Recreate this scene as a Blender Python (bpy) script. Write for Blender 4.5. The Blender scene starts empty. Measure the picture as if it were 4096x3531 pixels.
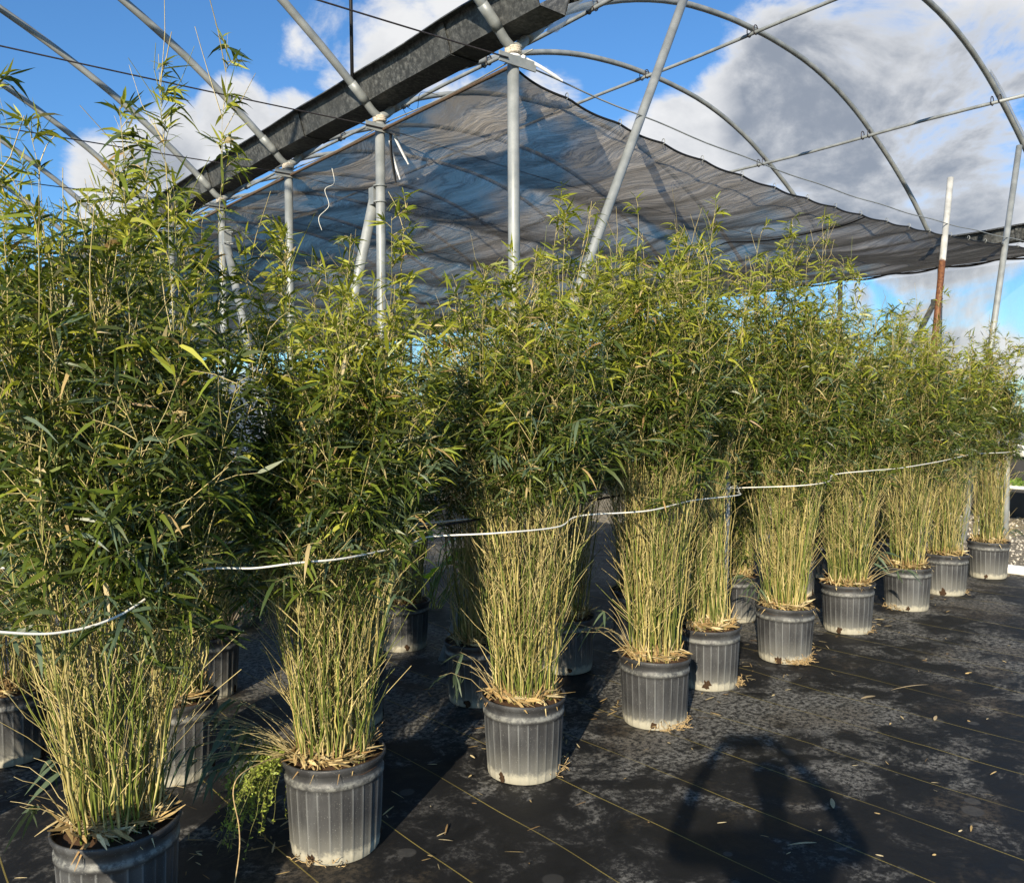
import bpy, math, random
import numpy as np
from mathutils import Vector, Matrix

rng = np.random.default_rng(7)
random.seed(7)
scene = bpy.context.scene
COL = scene.collection
R = math.radians

# ------------------------------------------------------------------ helpers
class MB:
    """collects quads / tris with a colour per vertex; build() makes ONE mesh object"""
    def __init__(self):
        self.v, self.c, self.q, self.t, self.n = [], [], [], [], 0
    def add(self, v, quads=None, tris=None, col=(0.5, 0.5, 0.5)):
        v = np.asarray(v, float).reshape(-1, 3)
        c = np.asarray(col, float)
        if c.ndim == 1:
            c = np.tile(c, (len(v), 1))
        self.v.append(v); self.c.append(c)
        if quads is not None and len(quads):
            self.q.append(np.asarray(quads, int).reshape(-1, 4) + self.n)
        if tris is not None and len(tris):
            self.t.append(np.asarray(tris, int).reshape(-1, 3) + self.n)
        self.n += len(v)
    def build(self, name, mat, parent=None, smooth=True):
        v = np.concatenate(self.v) if self.v else np.zeros((0, 3))
        c = np.concatenate(self.c) if self.c else np.zeros((0, 3))
        q = np.concatenate(self.q) if self.q else np.zeros((0, 4), int)
        t = np.concatenate(self.t) if self.t else np.zeros((0, 3), int)
        me = bpy.data.meshes.new(name)
        me.vertices.add(len(v)); me.vertices.foreach_set('co', v.astype(np.float32).ravel())
        nl = q.size + t.size
        me.loops.add(nl)
        me.loops.foreach_set('vertex_index', np.concatenate([q.ravel(), t.ravel()]).astype(np.int32))
        me.polygons.add(len(q) + len(t))
        st = np.concatenate([np.arange(len(q)) * 4, q.size + np.arange(len(t)) * 3]).astype(np.int32)
        me.polygons.foreach_set('loop_start', st)
        me.polygons.foreach_set('use_smooth', np.full(len(st), smooth))
        a = me.color_attributes.new('Col', 'FLOAT_COLOR', 'POINT')
        a.data.foreach_set('color', np.concatenate([c, np.ones((len(c), 1))], 1).astype(np.float32).ravel())
        me.update(calc_edges=True); me.validate()
        me.materials.append(mat)
        o = bpy.data.objects.new(name, me); COL.objects.link(o)
        if parent: o.parent = parent
        return o
    # shapes
    def tube(self, pts, r, n=8, col=(0.5, 0.5, 0.5), cap=True):
        p = np.asarray(pts, float); m = len(p)
        rr = np.full(m, r) if np.isscalar(r) else np.asarray(r, float)
        tg = np.gradient(p, axis=0); tg /= np.linalg.norm(tg, axis=1)[:, None] + 1e-12
        ref = np.array([0, 0, 1.0]) if abs(tg[0, 2]) < .9 else np.array([1.0, 0, 0])
        s = np.cross(tg[0], ref); s /= np.linalg.norm(s)
        ring = []
        ph = np.linspace(0, 2 * np.pi, n, endpoint=False)
        for i in range(m):
            s = s - tg[i] * (s @ tg[i]); s /= np.linalg.norm(s) + 1e-12
            b = np.cross(tg[i], s)
            ring.append(p[i] + rr[i] * (np.cos(ph)[:, None] * s + np.sin(ph)[:, None] * b))
        v = np.concatenate(ring)
        i = np.arange(m - 1)[:, None] * n; j = np.arange(n)[None]; k = (j + 1) % n
        q = np.stack([i + j, i + k, i + n + k, i + n + j], -1).reshape(-1, 4)
        t = []
        if cap:
            v = np.concatenate([v, p[:1], p[-1:]])
            a, b = m * n, m * n + 1
            t = [(a, (x + 1) % n, x) for x in range(n)] + [(b, (m - 1) * n + x, (m - 1) * n + (x + 1) % n) for x in range(n)]
        c = np.asarray(col, float)
        if c.ndim == 2:
            c = np.concatenate([np.repeat(c, n, 0), c[:1], c[-1:]]) if cap else np.repeat(c, n, 0)
        self.add(v, q, t, c)
    def box(self, lo, hi, col=(0.5, 0.5, 0.5)):
        x0, y0, z0 = lo; x1, y1, z1 = hi
        v = [(x0,y0,z0),(x1,y0,z0),(x1,y1,z0),(x0,y1,z0),(x0,y0,z1),(x1,y0,z1),(x1,y1,z1),(x0,y1,z1)]
        self.add(v, [(0,3,2,1),(4,5,6,7),(0,1,5,4),(1,2,6,5),(2,3,7,6),(3,0,4,7)], None, col)
    def lathe(self, prof, n=48, col=(0.5, 0.5, 0.5), rib=None, ribn=26):
        """prof rows: r, z, ribamount"""
        ph = np.linspace(0, 2 * np.pi, n, endpoint=False); v = []; cc = []
        for r, z, a in prof:
            w = np.maximum(0, np.cos(ph * ribn)) ** 4 if a else 0 * ph
            rr = r + a * w
            v.append(np.stack([rr * np.cos(ph), rr * np.sin(ph), np.full(n, z)], 1))
            cc.append(np.stack([w, w, w], 1))
        m = len(prof)
        i = np.arange(m - 1)[:, None] * n; j = np.arange(n)[None]; k = (j + 1) % n
        q = np.stack([i + j, i + k, i + n + k, i + n + j], -1).reshape(-1, 4)
        self.add(np.concatenate(v), q, None, np.concatenate(cc))
    def leaves(self, base, d, L, W, droop, col, roll=0.8, rg=rng, ts=(0, .1, .4, .72, 1.0), ws=(.12, .72, 1, .64, .04), fold=0.0):
        N = len(base)
        if N == 0: return
        d = d / (np.linalg.norm(d, axis=1)[:, None] + 1e-9)
        up = np.array([0, 0, 1.0])
        s = np.cross(d, up); s /= np.linalg.norm(s, axis=1)[:, None] + 1e-6
        b = np.cross(s, d)
        a = rg.normal(0, roll, N)[:, None]
        s2 = s * np.cos(a) + b * np.sin(a)
        t = np.array(ts)[None, :, None]; w = np.array(ws)[None, :, None]
        L3 = L[:, None, None]
        P = base[:, None] + d[:, None] * L3 * t
        P[:, :, 2] -= (droop[:, None] * L[:, None]) * (t[:, :, 0] ** 2)
        off = s2[:, None] * (W[:, None, None] / 2) * w
        m = len(ts)
        V = np.stack([P - off, P + off], 2).reshape(-1, 3)
        i0 = np.arange(N)[:, None] * (2 * m) + np.arange(m - 1)[None] * 2
        q = np.stack([i0, i0 + 1, i0 + 3, i0 + 2], -1).reshape(-1, 4)
        self.add(V, q, None, np.repeat(col, 2 * m, 0))
    def vtubes(self, P, r, n, col):
        """many near-vertical tubes at once. P (N,M,3) r (N,M) col (N,M,3)"""
        N, M, _ = P.shape
        ph = np.linspace(0, 2 * np.pi, n, endpoint=False)
        T = np.gradient(P, axis=1); T /= np.linalg.norm(T, axis=2)[..., None] + 1e-9
        ref = np.where(np.abs(T[..., 2:3]) > .8, np.array([1.0, 0, 0]), np.array([0, 0, 1.0]))
        s = np.cross(T, ref); s /= np.linalg.norm(s, axis=2)[..., None] + 1e-9
        b = np.cross(T, s)
        V = P[:, :, None] + r[:, :, None, None] * (np.cos(ph)[None, None, :, None] * s[:, :, None] + np.sin(ph)[None, None, :, None] * b[:, :, None])
        base = np.arange(N)[:, None, None] * (M * n) + np.arange(M - 1)[None, :, None] * n
        j = np.arange(n)[None, None]; k = (j + 1) % n
        q = np.stack([base + j, base + k, base + n + k, base + n + j], -1).reshape(-1, 4)
        self.add(V.reshape(-1, 3), q, None, np.repeat(col.reshape(-1, 3), n, 0))

def tag(o, label=None, cat=None, group=None, kind=None):
    if label: o['label'] = label
    if cat: o['category'] = cat
    if group: o['group'] = group
    if kind: o['kind'] = kind
    return o
def empty(name, loc, label=None, cat=None, group=None, rz=0, s=1):
    o = bpy.data.objects.new(name, None); COL.objects.link(o)
    o.empty_display_size = .1
    o.location = loc; o.rotation_euler = (0, 0, rz); o.scale = (s, s, s)
    return tag(o, label, cat, group)
def copy_tree(o, parent=None):
    c = o.copy(); COL.objects.link(c)
    if parent: c.parent = parent
    for ch in list(o.children): copy_tree(ch, c)
    return c

# ------------------------------------------------------------------ materials
def mat(name):
    m = bpy.data.materials.new(name); m.use_nodes = True
    nt = m.node_tree
    for n in list(nt.nodes): nt.nodes.remove(n)
    out = nt.nodes.new('ShaderNodeOutputMaterial')
    return m, nt, out
class NT:
    def __init__(s, nt): s.nt = nt
    def n(s, t, **k):
        x = s.nt.nodes.new(t)
        for a, b in k.items(): setattr(x, a, b)
        return x
    def l(s, a, b): s.nt.links.new(a, b)
    def val(s, sock, v):
        if isinstance(v, (int, float, tuple, list)): sock.default_value = v
        else: s.l(v, sock)
    def noise(s, vec, scale, detail=4, rough=.55, dist=0):
        x = s.n('ShaderNodeTexNoise'); s.val(x.inputs['Scale'], scale); x.inputs['Detail'].default_value = detail
        x.inputs['Roughness'].default_value = rough; x.inputs['Distortion'].default_value = dist
        if vec is not None: s.l(vec, x.inputs['Vector'])
        return x.outputs['Fac']
    def math(s, op, a, b=None, c=None, clamp=False):
        x = s.n('ShaderNodeMath', operation=op, use_clamp=clamp); s.val(x.inputs[0], a)
        if b is not None: s.val(x.inputs[1], b)
        if c is not None: s.val(x.inputs[2], c)
        return x.outputs[0]
    def map(s, v, a, b, c=0., d=1., smooth=True):
        x = s.n('ShaderNodeMapRange', interpolation_type='SMOOTHSTEP' if smooth else 'LINEAR')
        for i, k in enumerate((v, a, b, c, d)): s.val(x.inputs[i], k)
        return x.outputs[0]
    def mix(s, f, a, b, blend='MIX'):
        x = s.n('ShaderNodeMix', data_type='RGBA', blend_type=blend); s.val(x.inputs[0], f)
        for k, v in ((6, a), (7, b)):
            if isinstance(v, tuple) and len(v) == 3: v = (*v, 1)
            s.val(x.inputs[k], v)
        return x.outputs[2]
    def bsdf(s, col, rough=.6, spec=.5, metal=0, normal=None):
        x = s.n('ShaderNodeBsdfPrincipled')
        if isinstance(col, tuple) and len(col) == 3: col = (*col, 1)
        s.val(x.inputs['Base Color'], col); s.val(x.inputs['Roughness'], rough)
        s.val(x.inputs['Specular IOR Level'], spec); s.val(x.inputs['Metallic'], metal)
        if normal is not None: s.l(normal, x.inputs['Normal'])
        return x
    def bump(s, h, strength=.3, dist=.01):
        x = s.n('ShaderNodeBump'); x.inputs['Strength'].default_value = strength; x.inputs['Distance'].default_value = dist
        s.l(h, x.inputs['Height']); return x.outputs['Normal']
    def obj(s): return s.n('ShaderNodeTexCoord').outputs['Object']
    def attr(s): return s.n('ShaderNodeAttribute', attribute_name='Col').outputs['Color']
    def rnd(s): return s.n('ShaderNodeObjectInfo').outputs['Random']
    def scale(s, vec, sc):
        x = s.n('ShaderNodeMapping'); s.l(vec, x.inputs['Vector']); x.inputs['Scale'].default_value = sc; return x.outputs[0]

def leaf_mat(name, trans=.35, rough=.42, boost=1.6):
    m, nt, out = mat(name); g = NT(nt); a = g.attr()
    p = g.bsdf(a, rough, .45)
    t = g.n('ShaderNodeBsdfTranslucent')
    g.l(g.mix(1.0, a, (boost * 1.0, boost * 1.05, boost * .5), 'MULTIPLY'), t.inputs['Color'])
    x = g.n('ShaderNodeMixShader'); x.inputs[0].default_value = trans
    g.l(p.outputs[0], x.inputs[1]); g.l(t.outputs[0], x.inputs[2]); g.l(x.outputs[0], out.inputs['Surface'])
    return m
def attr_mat(name, rough=.6, spec=.4, nscale=120, namt=.35):
    m, nt, out = mat(name); g = NT(nt); a = g.attr()
    n = g.noise(g.obj(), nscale, 3)
    c = g.mix(1.0, a, g.map(n, .2, .8, 1 - namt, 1 + namt, False), 'MULTIPLY')
    # map output is a float: feeds all channels
    p = g.bsdf(c, rough, spec); g.l(p.outputs[0], out.inputs['Surface']); return m
def plain_mat(name, col, rough=.5, spec=.5, metal=0, nscale=30, namt=.25, bump=0):
    m, nt, out = mat(name); g = NT(nt); o = g.obj()
    n = g.noise(o, nscale, 4)
    c = g.mix(1.0, col, g.map(n, .25, .75, 1 - namt, 1 + namt, False), 'MULTIPLY')
    nb = g.bump(n, bump, .01) if bump else None
    p = g.bsdf(c, rough, spec, metal, nb); g.l(p.outputs[0], out.inputs['Surface']); return m

M = {}
M['leaf'] = leaf_mat('bamboo_leaf', .22, .38)
M['broad'] = leaf_mat('broad_leaf', .45, .35, 2.0)
M['culm'] = attr_mat('bamboo_cane', .45, .45, 90, .3)
M['straw'] = attr_mat('dry_straw', .8, .2, 150, .3)
M['weed'] = leaf_mat('weed_leaf', .3, .5)
M['root'] = plain_mat('pale_root', (.42, .30, .15), .9, .1, 0, 80, .5)
M['twine'] = plain_mat('white_twine', (.78, .76, .68), .7, .3, 0, 300, .2)
M['black'] = plain_mat('black_cord', (.012, .012, .013), .6, .3, 0, 100, .4)
M['wire'] = plain_mat('dull_wire', (.07, .06, .06), .5, .4, .6, 60, .4)
M['pvc'] = plain_mat('white_pvc', (.78, .77, .72), .35, .5, 0, 12, .15)
M['nylon'] = plain_mat('white_nylon', (.8, .8, .8), .4, .5, 0, 12, .05)
M['darkhole'] = plain_mat('damp_root_plug', (.05, .03, .017), .95, .1, 0, 260, .8, .6)
M['soil'] = plain_mat('potting_soil', (.06, .035, .02), .95, .1, 0, 90, .6, .8)
M['rope'] = plain_mat('old_brown_rope', (.10, .07, .05), .9, .1, 0, 120, .6)
M['wrap'] = plain_mat('weathered_wrap', (.50, .44, .36), .9, .1, 0, 60, .4, .5)

def galvanised():
    m, nt, out = mat('galvanised_steel'); g = NT(nt); o = g.obj()
    a = g.noise(o, 6, 5); b = g.noise(o, 70, 3); r = g.noise(g.scale(o, (9, 9, 2.2)), 1.0, 5, .65)
    c = g.mix(g.map(a, .3, .7), (.20, .215, .215), (.31, .325, .32))
    c = g.mix(g.map(b, .35, .75, 0, .35), c, (.22, .24, .24))
    c = g.mix(g.map(r, .70, .80, 0, .7), c, (.17, .075, .03))
    p = g.bsdf(c, g.map(a, .2, .8, .42, .6), .5, .2, g.bump(b, .12, .003)); g.l(p.outputs[0], out.inputs['Surface']); return m
M['galv'] = galvanised()
def gutter_mat():
    m, nt, out = mat('weathered_gutter_steel'); g = NT(nt); o = g.obj()
    sp = g.noise(g.scale(o, (26, 26, 26)), 1.0, 8, .75); st = g.noise(g.scale(o, (3, 7, .8)), 1.0, 5)
    big = g.noise(o, 1.3, 3)
    c = g.mix(g.map(sp, .42, .70), (.040, .043, .044), (.19, .195, .19))
    c = g.mix(g.map(st, .5, .72, 0, .6), c, (.17, .175, .165))
    c = g.mix(g.map(big, .4, .7, 0, .5), c, (.05, .052, .052))
    p = g.bsdf(c, .6, .4, .25, g.bump(sp, .25, .004)); g.l(p.outputs[0], out.inputs['Surface']); return m
M['gutter'] = gutter_mat()
def rusty():
    m, nt, out = mat('rusty_pole'); g = NT(nt); o = g.obj()
    sep = g.n('ShaderNodeSeparateXYZ'); g.l(o, sep.inputs[0])
    n = g.noise(o, 9, 5)
    h = g.math('ADD', sep.outputs[2], g.math('MULTIPLY', n, .12))
    f = g.map(h, 3.62, 3.66)
    ru = g.mix(g.map(g.noise(o, 40, 4), .3, .7), (.085, .032, .016), (.20, .085, .035))
    c = g.mix(f, ru, g.mix(g.map(n, .3, .7), (.36, .36, .34), (.55, .54, .50)))
    p = g.bsdf(c, .65, .4, .1); g.l(p.outputs[0], out.inputs['Surface']); return m
M['rusty'] = rusty()
def pot_mat():
    m, nt, out = mat('black_nursery_pot'); g = NT(nt); o = g.obj()
    sep = g.n('ShaderNodeSeparateXYZ'); g.l(o, sep.inputs[0]); z = sep.outputs[2]
    rv = g.rnd()
    w4 = g.n('ShaderNodeVectorMath', operation='ADD'); g.l(o, w4.inputs[0])
    cx = g.n('ShaderNodeCombineXYZ'); g.l(g.math('MULTIPLY', rv, 37.0), cx.inputs[0]); g.l(cx.outputs[0], w4.inputs[1])
    v = w4.outputs[0]
    rib = g.n('ShaderNodeSeparateColor'); g.l(g.attr(), rib.inputs[0]); rib = rib.outputs[0]
    n1 = g.noise(g.scale(v, (14, 14, 3)), 1.0, 5); n2 = g.noise(v, 38, 5, .7); n3 = g.noise(v, 240, 2)
    n4 = g.noise(v, 7, 4)
    c = g.mix(g.map(n4, .3, .7), (.028, .028, .029), (.052, .052, .052))
    c = g.mix(g.map(n1, .48, .75, 0, .5), c, (.095, .099, .10))
    c = g.mix(g.math('MULTIPLY', g.map(rib, .25, 1.0), g.map(n1, .3, .6, .25, .8)), c, (.155, .16, .158))
    zz = g.math('ADD', z, g.math('MULTIPLY', g.math('SUBTRACT', n4, .5), .09))
    hs = g.math('MULTIPLY_ADD', rv, .12, .10)
    c = g.mix(g.map(zz, hs, .0, 0, .62), c, (.21, .205, .175))
    zb = g.math('ADD', z, g.math('MULTIPLY', g.math('SUBTRACT', n2, .5), .085))
    c = g.mix(g.map(zb, .058, .022, 0, .92), c, (.38, .355, .275))
    # lime on the rim ledge
    zr = g.math('ABSOLUTE', g.math('SUBTRACT', z, .281))
    c = g.mix(g.math('MULTIPLY', g.map(zr, .016, .004), g.map(n2, .38, .62, .1, .75)), c, (.24, .24, .215))
    c = g.mix(g.map(n3, .66, .72, 0, .55), c, (.33, .33, .30))
    p = g.bsdf(c, g.map(n1, .3, .7, .42, .65), .4, 0, g.bump(n2, .15, .004)); g.l(p.outputs[0], out.inputs['Surface']); return m
M['pot'] = pot_mat()
def cloth_mat():
    m, nt, out = mat('black_shade_cloth'); g = NT(nt); o = g.obj()
    wv = g.n('ShaderNodeVectorMath', operation='ADD'); g.l(o, wv.inputs[0])
    nc = g.n('ShaderNodeTexNoise'); nc.inputs['Scale'].default_value = .9; g.l(o, nc.inputs['Vector'])
    sc = g.n('ShaderNodeVectorMath', operation='SCALE'); g.l(nc.outputs['Color'], sc.inputs[0]); sc.inputs[3].default_value = .9; g.l(sc.outputs[0], wv.inputs[1])
    n = g.noise(g.scale(wv.outputs[0], (4.5, .75, 1)), 1.0, 6, .62); n2 = g.noise(g.scale(wv.outputs[0], (17, 2.0, 1)), 1.0, 5, .62); n3 = g.noise(g.scale(wv.outputs[0], (40, 9, 1)), 1.0, 3, .6)
    patch = g.noise(o, .7, 3)
    h = g.math('ADD', n, g.math('ADD', g.math('MULTIPLY', n2, .45), g.math('MULTIPLY', n3, .12)))
    nb = g.bump(h, .6, .09)
    crease = g.math('MULTIPLY', g.map(g.math('ABSOLUTE', g.math('SUBTRACT', n2, .5)), .045, .0), g.map(patch, .42, .6))
    crease = g.math('MAXIMUM', crease, g.math('MULTIPLY', g.map(g.math('ABSOLUTE', g.math('SUBTRACT', n, .5)), .03, .0), .8))
    p = g.bsdf(g.mix(g.map(n, .3, .7), (.040, .038, .036), (.085, .081, .075)), .6, .4, 0, nb)
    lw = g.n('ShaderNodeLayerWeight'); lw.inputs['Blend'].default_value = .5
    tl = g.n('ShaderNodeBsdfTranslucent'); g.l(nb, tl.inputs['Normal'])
    g.l(g.mix(1.0, g.mix(g.map(lw.outputs['Facing'], .50, .88), (.66, .60, .51), (.10, .094, .085)), g.map(n2, .36, .64, .6, 1.2), 'MULTIPLY'), tl.inputs['Color'])  # wrinkle shading and darkening at flat view angles put into this colour
    a = g.n('ShaderNodeMixShader'); a.inputs[0].default_value = .55; g.l(p.outputs[0], a.inputs[1]); g.l(tl.outputs[0], a.inputs[2])
    tr = g.n('ShaderNodeBsdfTransparent'); tr.inputs['Color'].default_value = (1, .86, .68, 1)
    b = g.n('ShaderNodeMixShader')
    # open weave: the flatter one looks along it, the less shows through
    holes = g.map(g.noise(g.scale(o, (3.1, 2.2, 3)), 2.4, 2, .4), .80, .805, 0, .55)
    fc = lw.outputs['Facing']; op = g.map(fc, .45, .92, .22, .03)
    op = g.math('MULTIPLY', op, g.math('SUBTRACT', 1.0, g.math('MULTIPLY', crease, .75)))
    g.l(g.math('ADD', op, holes, clamp=True), b.inputs[0])
    g.l(a.outputs[0], b.inputs[1]); g.l(tr.outputs[0], b.inputs[2]); g.l(b.outputs[0], out.inputs['Surface']); return m
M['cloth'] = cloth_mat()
def film_mat(name, col, tr=.65):
    m, nt, out = mat(name); g = NT(nt); o = g.obj()
    n = g.noise(g.scale(o, (1, 1.5, .5)), 3.0, 5)
    p = g.bsdf(col, .35, .5); t = g.n('ShaderNodeBsdfTranslucent'); t.inputs['Color'].default_value = (*col, 1)
    a = g.n('ShaderNodeMixShader'); a.inputs[0].default_value = .5; g.l(p.outputs[0], a.inputs[1]); g.l(t.outputs[0], a.inputs[2])
    b = g.n('ShaderNodeMixShader'); g.l(g.map(n, .2, .8, tr - .1, tr + .1), b.inputs[0])
    x = g.n('ShaderNodeBsdfTransparent'); g.l(a.outputs[0], b.inputs[1]); g.l(x.outputs[0], b.inputs[2]); g.l(b.outputs[0], out.inputs['Surface']); return m
M['screen'] = film_mat('side_screen_film', (.40, .43, .42), .78)
M['film'] = film_mat('torn_plastic_film', (.62, .65, .68), .35)
M['curtain'] = film_mat('pale_plastic_curtain', (.62, .64, .66), .15)

def mat_ground():
    m, nt, out = mat('woven_weed_mat'); g = NT(nt); o = g.obj()
    sep = g.n('ShaderNodeSeparateXYZ'); g.l(o, sep.inputs[0]); x, y = sep.outputs[0], sep.outputs[1]
    warp = g.noise(g.scale(o, (.5, .5, .5)), 1.0, 2)
    big = g.noise(o, .55, 5, .6, .4); mid = g.noise(o, 3.2, 9, .72, .5); fine = g.noise(o, 34, 8, .78)
    spk = g.noise(o, 170, 3, .7)
    c = g.mix(g.map(mid, .3, .7), (.006, .006, .0062), (.014, .0135, .013))
    msk = g.math('MULTIPLY', g.map(g.math('ADD', g.math('MULTIPLY', big, .75), g.math('MULTIPLY', mid, .55)), .62, .71), g.map(fine, .42, .60))
    c = g.mix(g.math('MULTIPLY', msk, .85), c, (.25, .24, .21))
    msk2 = g.math('MULTIPLY', g.map(mid, .50, .60), g.map(fine, .46, .58))
    c = g.mix(g.math('MULTIPLY', msk2, .38), c, (.17, .162, .147))
    br = g.math('MULTIPLY', g.map(g.noise(o, 1.1, 6, .65), .53, .63), g.map(fine, .42, .58))
    c = g.mix(g.math('MULTIPLY', br, .5), c, (.11, .085, .055))
    # dried puddle spots
    vo = g.n('ShaderNodeTexVoronoi', feature='F1'); vo.inputs['Scale'].default_value = 7.5; g.l(g.mix(.06, o, g.n('ShaderNodeTexNoise').outputs['Color']), vo.inputs['Vector'])
    sr = g.n('ShaderNodeSeparateColor'); g.l(vo.outputs['Color'], sr.inputs[0])
    rad = g.math('MULTIPLY_ADD', sr.outputs[0], .30, .10)
    dd = g.math('DIVIDE', vo.outputs['Distance'], rad)
    spot = g.math('MULTIPLY', g.map(dd, 1.0, .8), g.math('MULTIPLY', g.math('GREATER_THAN', sr.outputs[1], .55), g.map(g.noise(o, .9, 2), .47, .55)))
    c = g.mix(g.math('MULTIPLY', spot, .55), c, (.085, .082, .075))
    c = g.mix(g.map(spk, .70, .78, 0, .6), c, (.20, .19, .165))
    # yellow marker threads woven in every 0.42 m, running with the gutter
    xx = g.math('ADD', x, g.math('MULTIPLY', g.math('SUBTRACT', warp, .5), .16))
    fr = g.math('ABSOLUTE', g.math('SUBTRACT', g.math('FRACT', g.math('ADD', g.math('DIVIDE', g.math('SUBTRACT', xx, 1.8), .4215), .5)), .5))
    st = g.math('ABSOLUTE', g.math('SUBTRACT', g.math('FRACT', g.math('MULTIPLY', y, 70.)), .5))
    ln = g.math('MULTIPLY', g.map(fr, .0080, .005), g.map(st, .48, .40, .35, 1.))
    c = g.mix(g.math('MULTIPLY', ln, g.map(g.noise(o, 2.0, 4), .3, .6, .35, .95)), c, (.30, .235, .06))
    # weave
    wx = g.math('SINE', g.math('MULTIPLY', x, 1900.)); wy = g.math('SINE', g.math('MULTIPLY', y, 1900.))
    hgt = g.math('ADD', g.math('MULTIPLY', fine, .6), g.math('ADD', g.math('MULTIPLY', g.math('MULTIPLY', wx, wy), .06), g.math('MULTIPLY', ln, .5)))
    p = g.bsdf(c, g.map(mid, .3, .7, .55, .8), .35, 0, g.bump(hgt, .35, .006)); g.l(p.outputs[0], out.inputs['Surface']); return m
M['mat'] = mat_ground()
def gravel_mat():
    m, nt, out = mat('pale_gravel'); g = NT(nt); o = g.obj()
    vo = g.n('ShaderNodeTexVoronoi', feature='F1'); vo.inputs['Scale'].default_value = 26; g.l(o, vo.inputs['Vector'])
    sr = g.n('ShaderNodeSeparateColor'); g.l(vo.outputs['Color'], sr.inputs[0])
    big = g.noise(o, .8, 5)
    c = g.mix(sr.outputs[0], (.22, .19, .14), (.55, .50, .41))
    c = g.mix(g.map(vo.outputs['Distance'], .3, .7, 0, .8), c, (.14, .12, .085))
    c = g.mix(g.map(big, .45, .65, 0, .5), c, (.20, .17, .12))
    p = g.bsdf(c, .9, .2, 0, g.bump(g.math('SUBTRACT', 1., vo.outputs['Distance']), .8, .03)); g.l(p.outputs[0], out.inputs['Surface']); return m
M['gravel'] = gravel_mat()
M['stone'] = attr_mat('gravel_stone', .9, .2, 60, .3)
def hill_mat():
    m, nt, out = mat('scrub_hillside'); g = NT(nt); o = g.obj()
    n = g.noise(o, .06, 8, .7)
    p = g.bsdf(g.mix(g.map(n, .35, .65), (.07, .10, .06), (.17, .19, .12)), .95, .1); g.l(p.outputs[0], out.inputs['Surface']); return m
M['hill'] = hill_mat()

# ------------------------------------------------------------------ camera
F = Vector((0.6406503, 0.7667393, -0.0409627)); RT = Vector((0.7672462, -0.6413342, -0.0048716)); UP = Vector((0.0300061, 0.0283075, 0.9991488))
cam = bpy.data.cameras.new('camera'); co = bpy.data.objects.new('camera', cam); COL.objects.link(co)
mw = Matrix.Identity(4)
for i in range(3):
    mw[i][0] = RT[i]; mw[i][1] = UP[i]; mw[i][2] = -F[i]
mw[0][3], mw[1][3], mw[2][3] = 0, 0, 1.6806
co.matrix_world = mw
cam.sensor_width = 36; cam.sensor_fit = 'HORIZONTAL'; cam.lens = 36 * 1728.86 / 2072
cam.shift_y = 18.0 / 2072; cam.clip_start = .05; cam.clip_end = 4000
scene.camera = co

# ------------------------------------------------------------------ sky and sun
SUN_AZ, SUN_EL = 235.5, 20.5
w = bpy.data.worlds.new('World'); scene.world = w; w.use_nodes = True
g = NT(w.node_tree)
for n in list(w.node_tree.nodes): w.node_tree.nodes.remove(n)
wo = g.n('ShaderNodeOutputWorld'); bg = g.n('ShaderNodeBackground')
sky = g.n('ShaderNodeTexSky', sky_type='NISHITA'); sky.sun_disc = False
sky.sun_elevation = R(SUN_EL); sky.sun_rotation = R(SUN_AZ); sky.air_density = 1.0; sky.dust_density = .3; sky.ozone_density = 3.0
dirv = g.n('ShaderNodeTexCoord').outputs['Generated']
def blob(az, el, r0, r1):
    """soft disc of sky direction (degrees)"""
    c = (math.sin(R(az)) * math.cos(R(el)), math.cos(R(az)) * math.cos(R(el)), math.sin(R(el)))
    x = g.n('ShaderNodeVectorMath', operation='DOT_PRODUCT'); g.l(dirv, x.inputs[0]); x.inputs[1].default_value = c
    return g.map(x.outputs['Value'], math.cos(R(r1)), math.cos(R(r0)))
def union(bl):
    a = None
    for b in bl:
        v = blob(*b[:4])
        if len(b) > 4: v = g.math('MULTIPLY', v, b[4])
        a = v if a is None else g.math('MAXIMUM', a, v)
    return a
#CLOUDS
CL = [(58.93, 21.84, 1.69, 8.45), (64.8, 21.01, 2.25, 9.3), (56.6, 19.16, 1.69, 6.2), (54.19, 16.55, 1.69, 6.2), (62.13, 15.81, 3.38, 9.3), (67.55, 12.44, 2.82, 8.45), (50.14, 15.94, 1.13, 6.2), (46.29, 15.51, 0.56, 5.63, 0.8), (69.9, 20.84, 1.69, 5.63), (27.35, 23.4, 0.28, 3.94, 0.75), (32.37, 22.37, 0.85, 5.63, 0.85), (36.58, 24.37, 0.56, 4.79, 0.7), (29.17, 20.29, 0.28, 3.38, 0.7), (45.01, 22.41, 0.14, 2.54, 0.55), (18.03, 16.32, 0.56, 4.79, 0.9), (22.38, 17.29, 0.56, 4.51, 0.85), (26.02, 17.85, 0.56, 3.66, 0.8), (15.23, 14.38, 0.56, 4.51, 0.8), (37.18, 19.14, 0.85, 5.63, 0.8), (42.73, 19.97, 0.28, 3.66, 0.75), (66.35, 5.17, 0.56, 4.23, 0.8), (60.82, 6.03, 0.56, 3.66, 0.7), (70.19, 4.41, 0.56, 3.38, 0.8), (23.09, 23.02, 0.06, 1.69, 0.4), (14.35, 10.94, 0.28, 2.54, 0.7), (67.65, 5.68, 0.56, 5.63, 0.8), (32.28, 14.64, 1.41, 7.04, 0.7), (40.41, 12.58, 1.41, 7.04, 0.6)]
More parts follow.
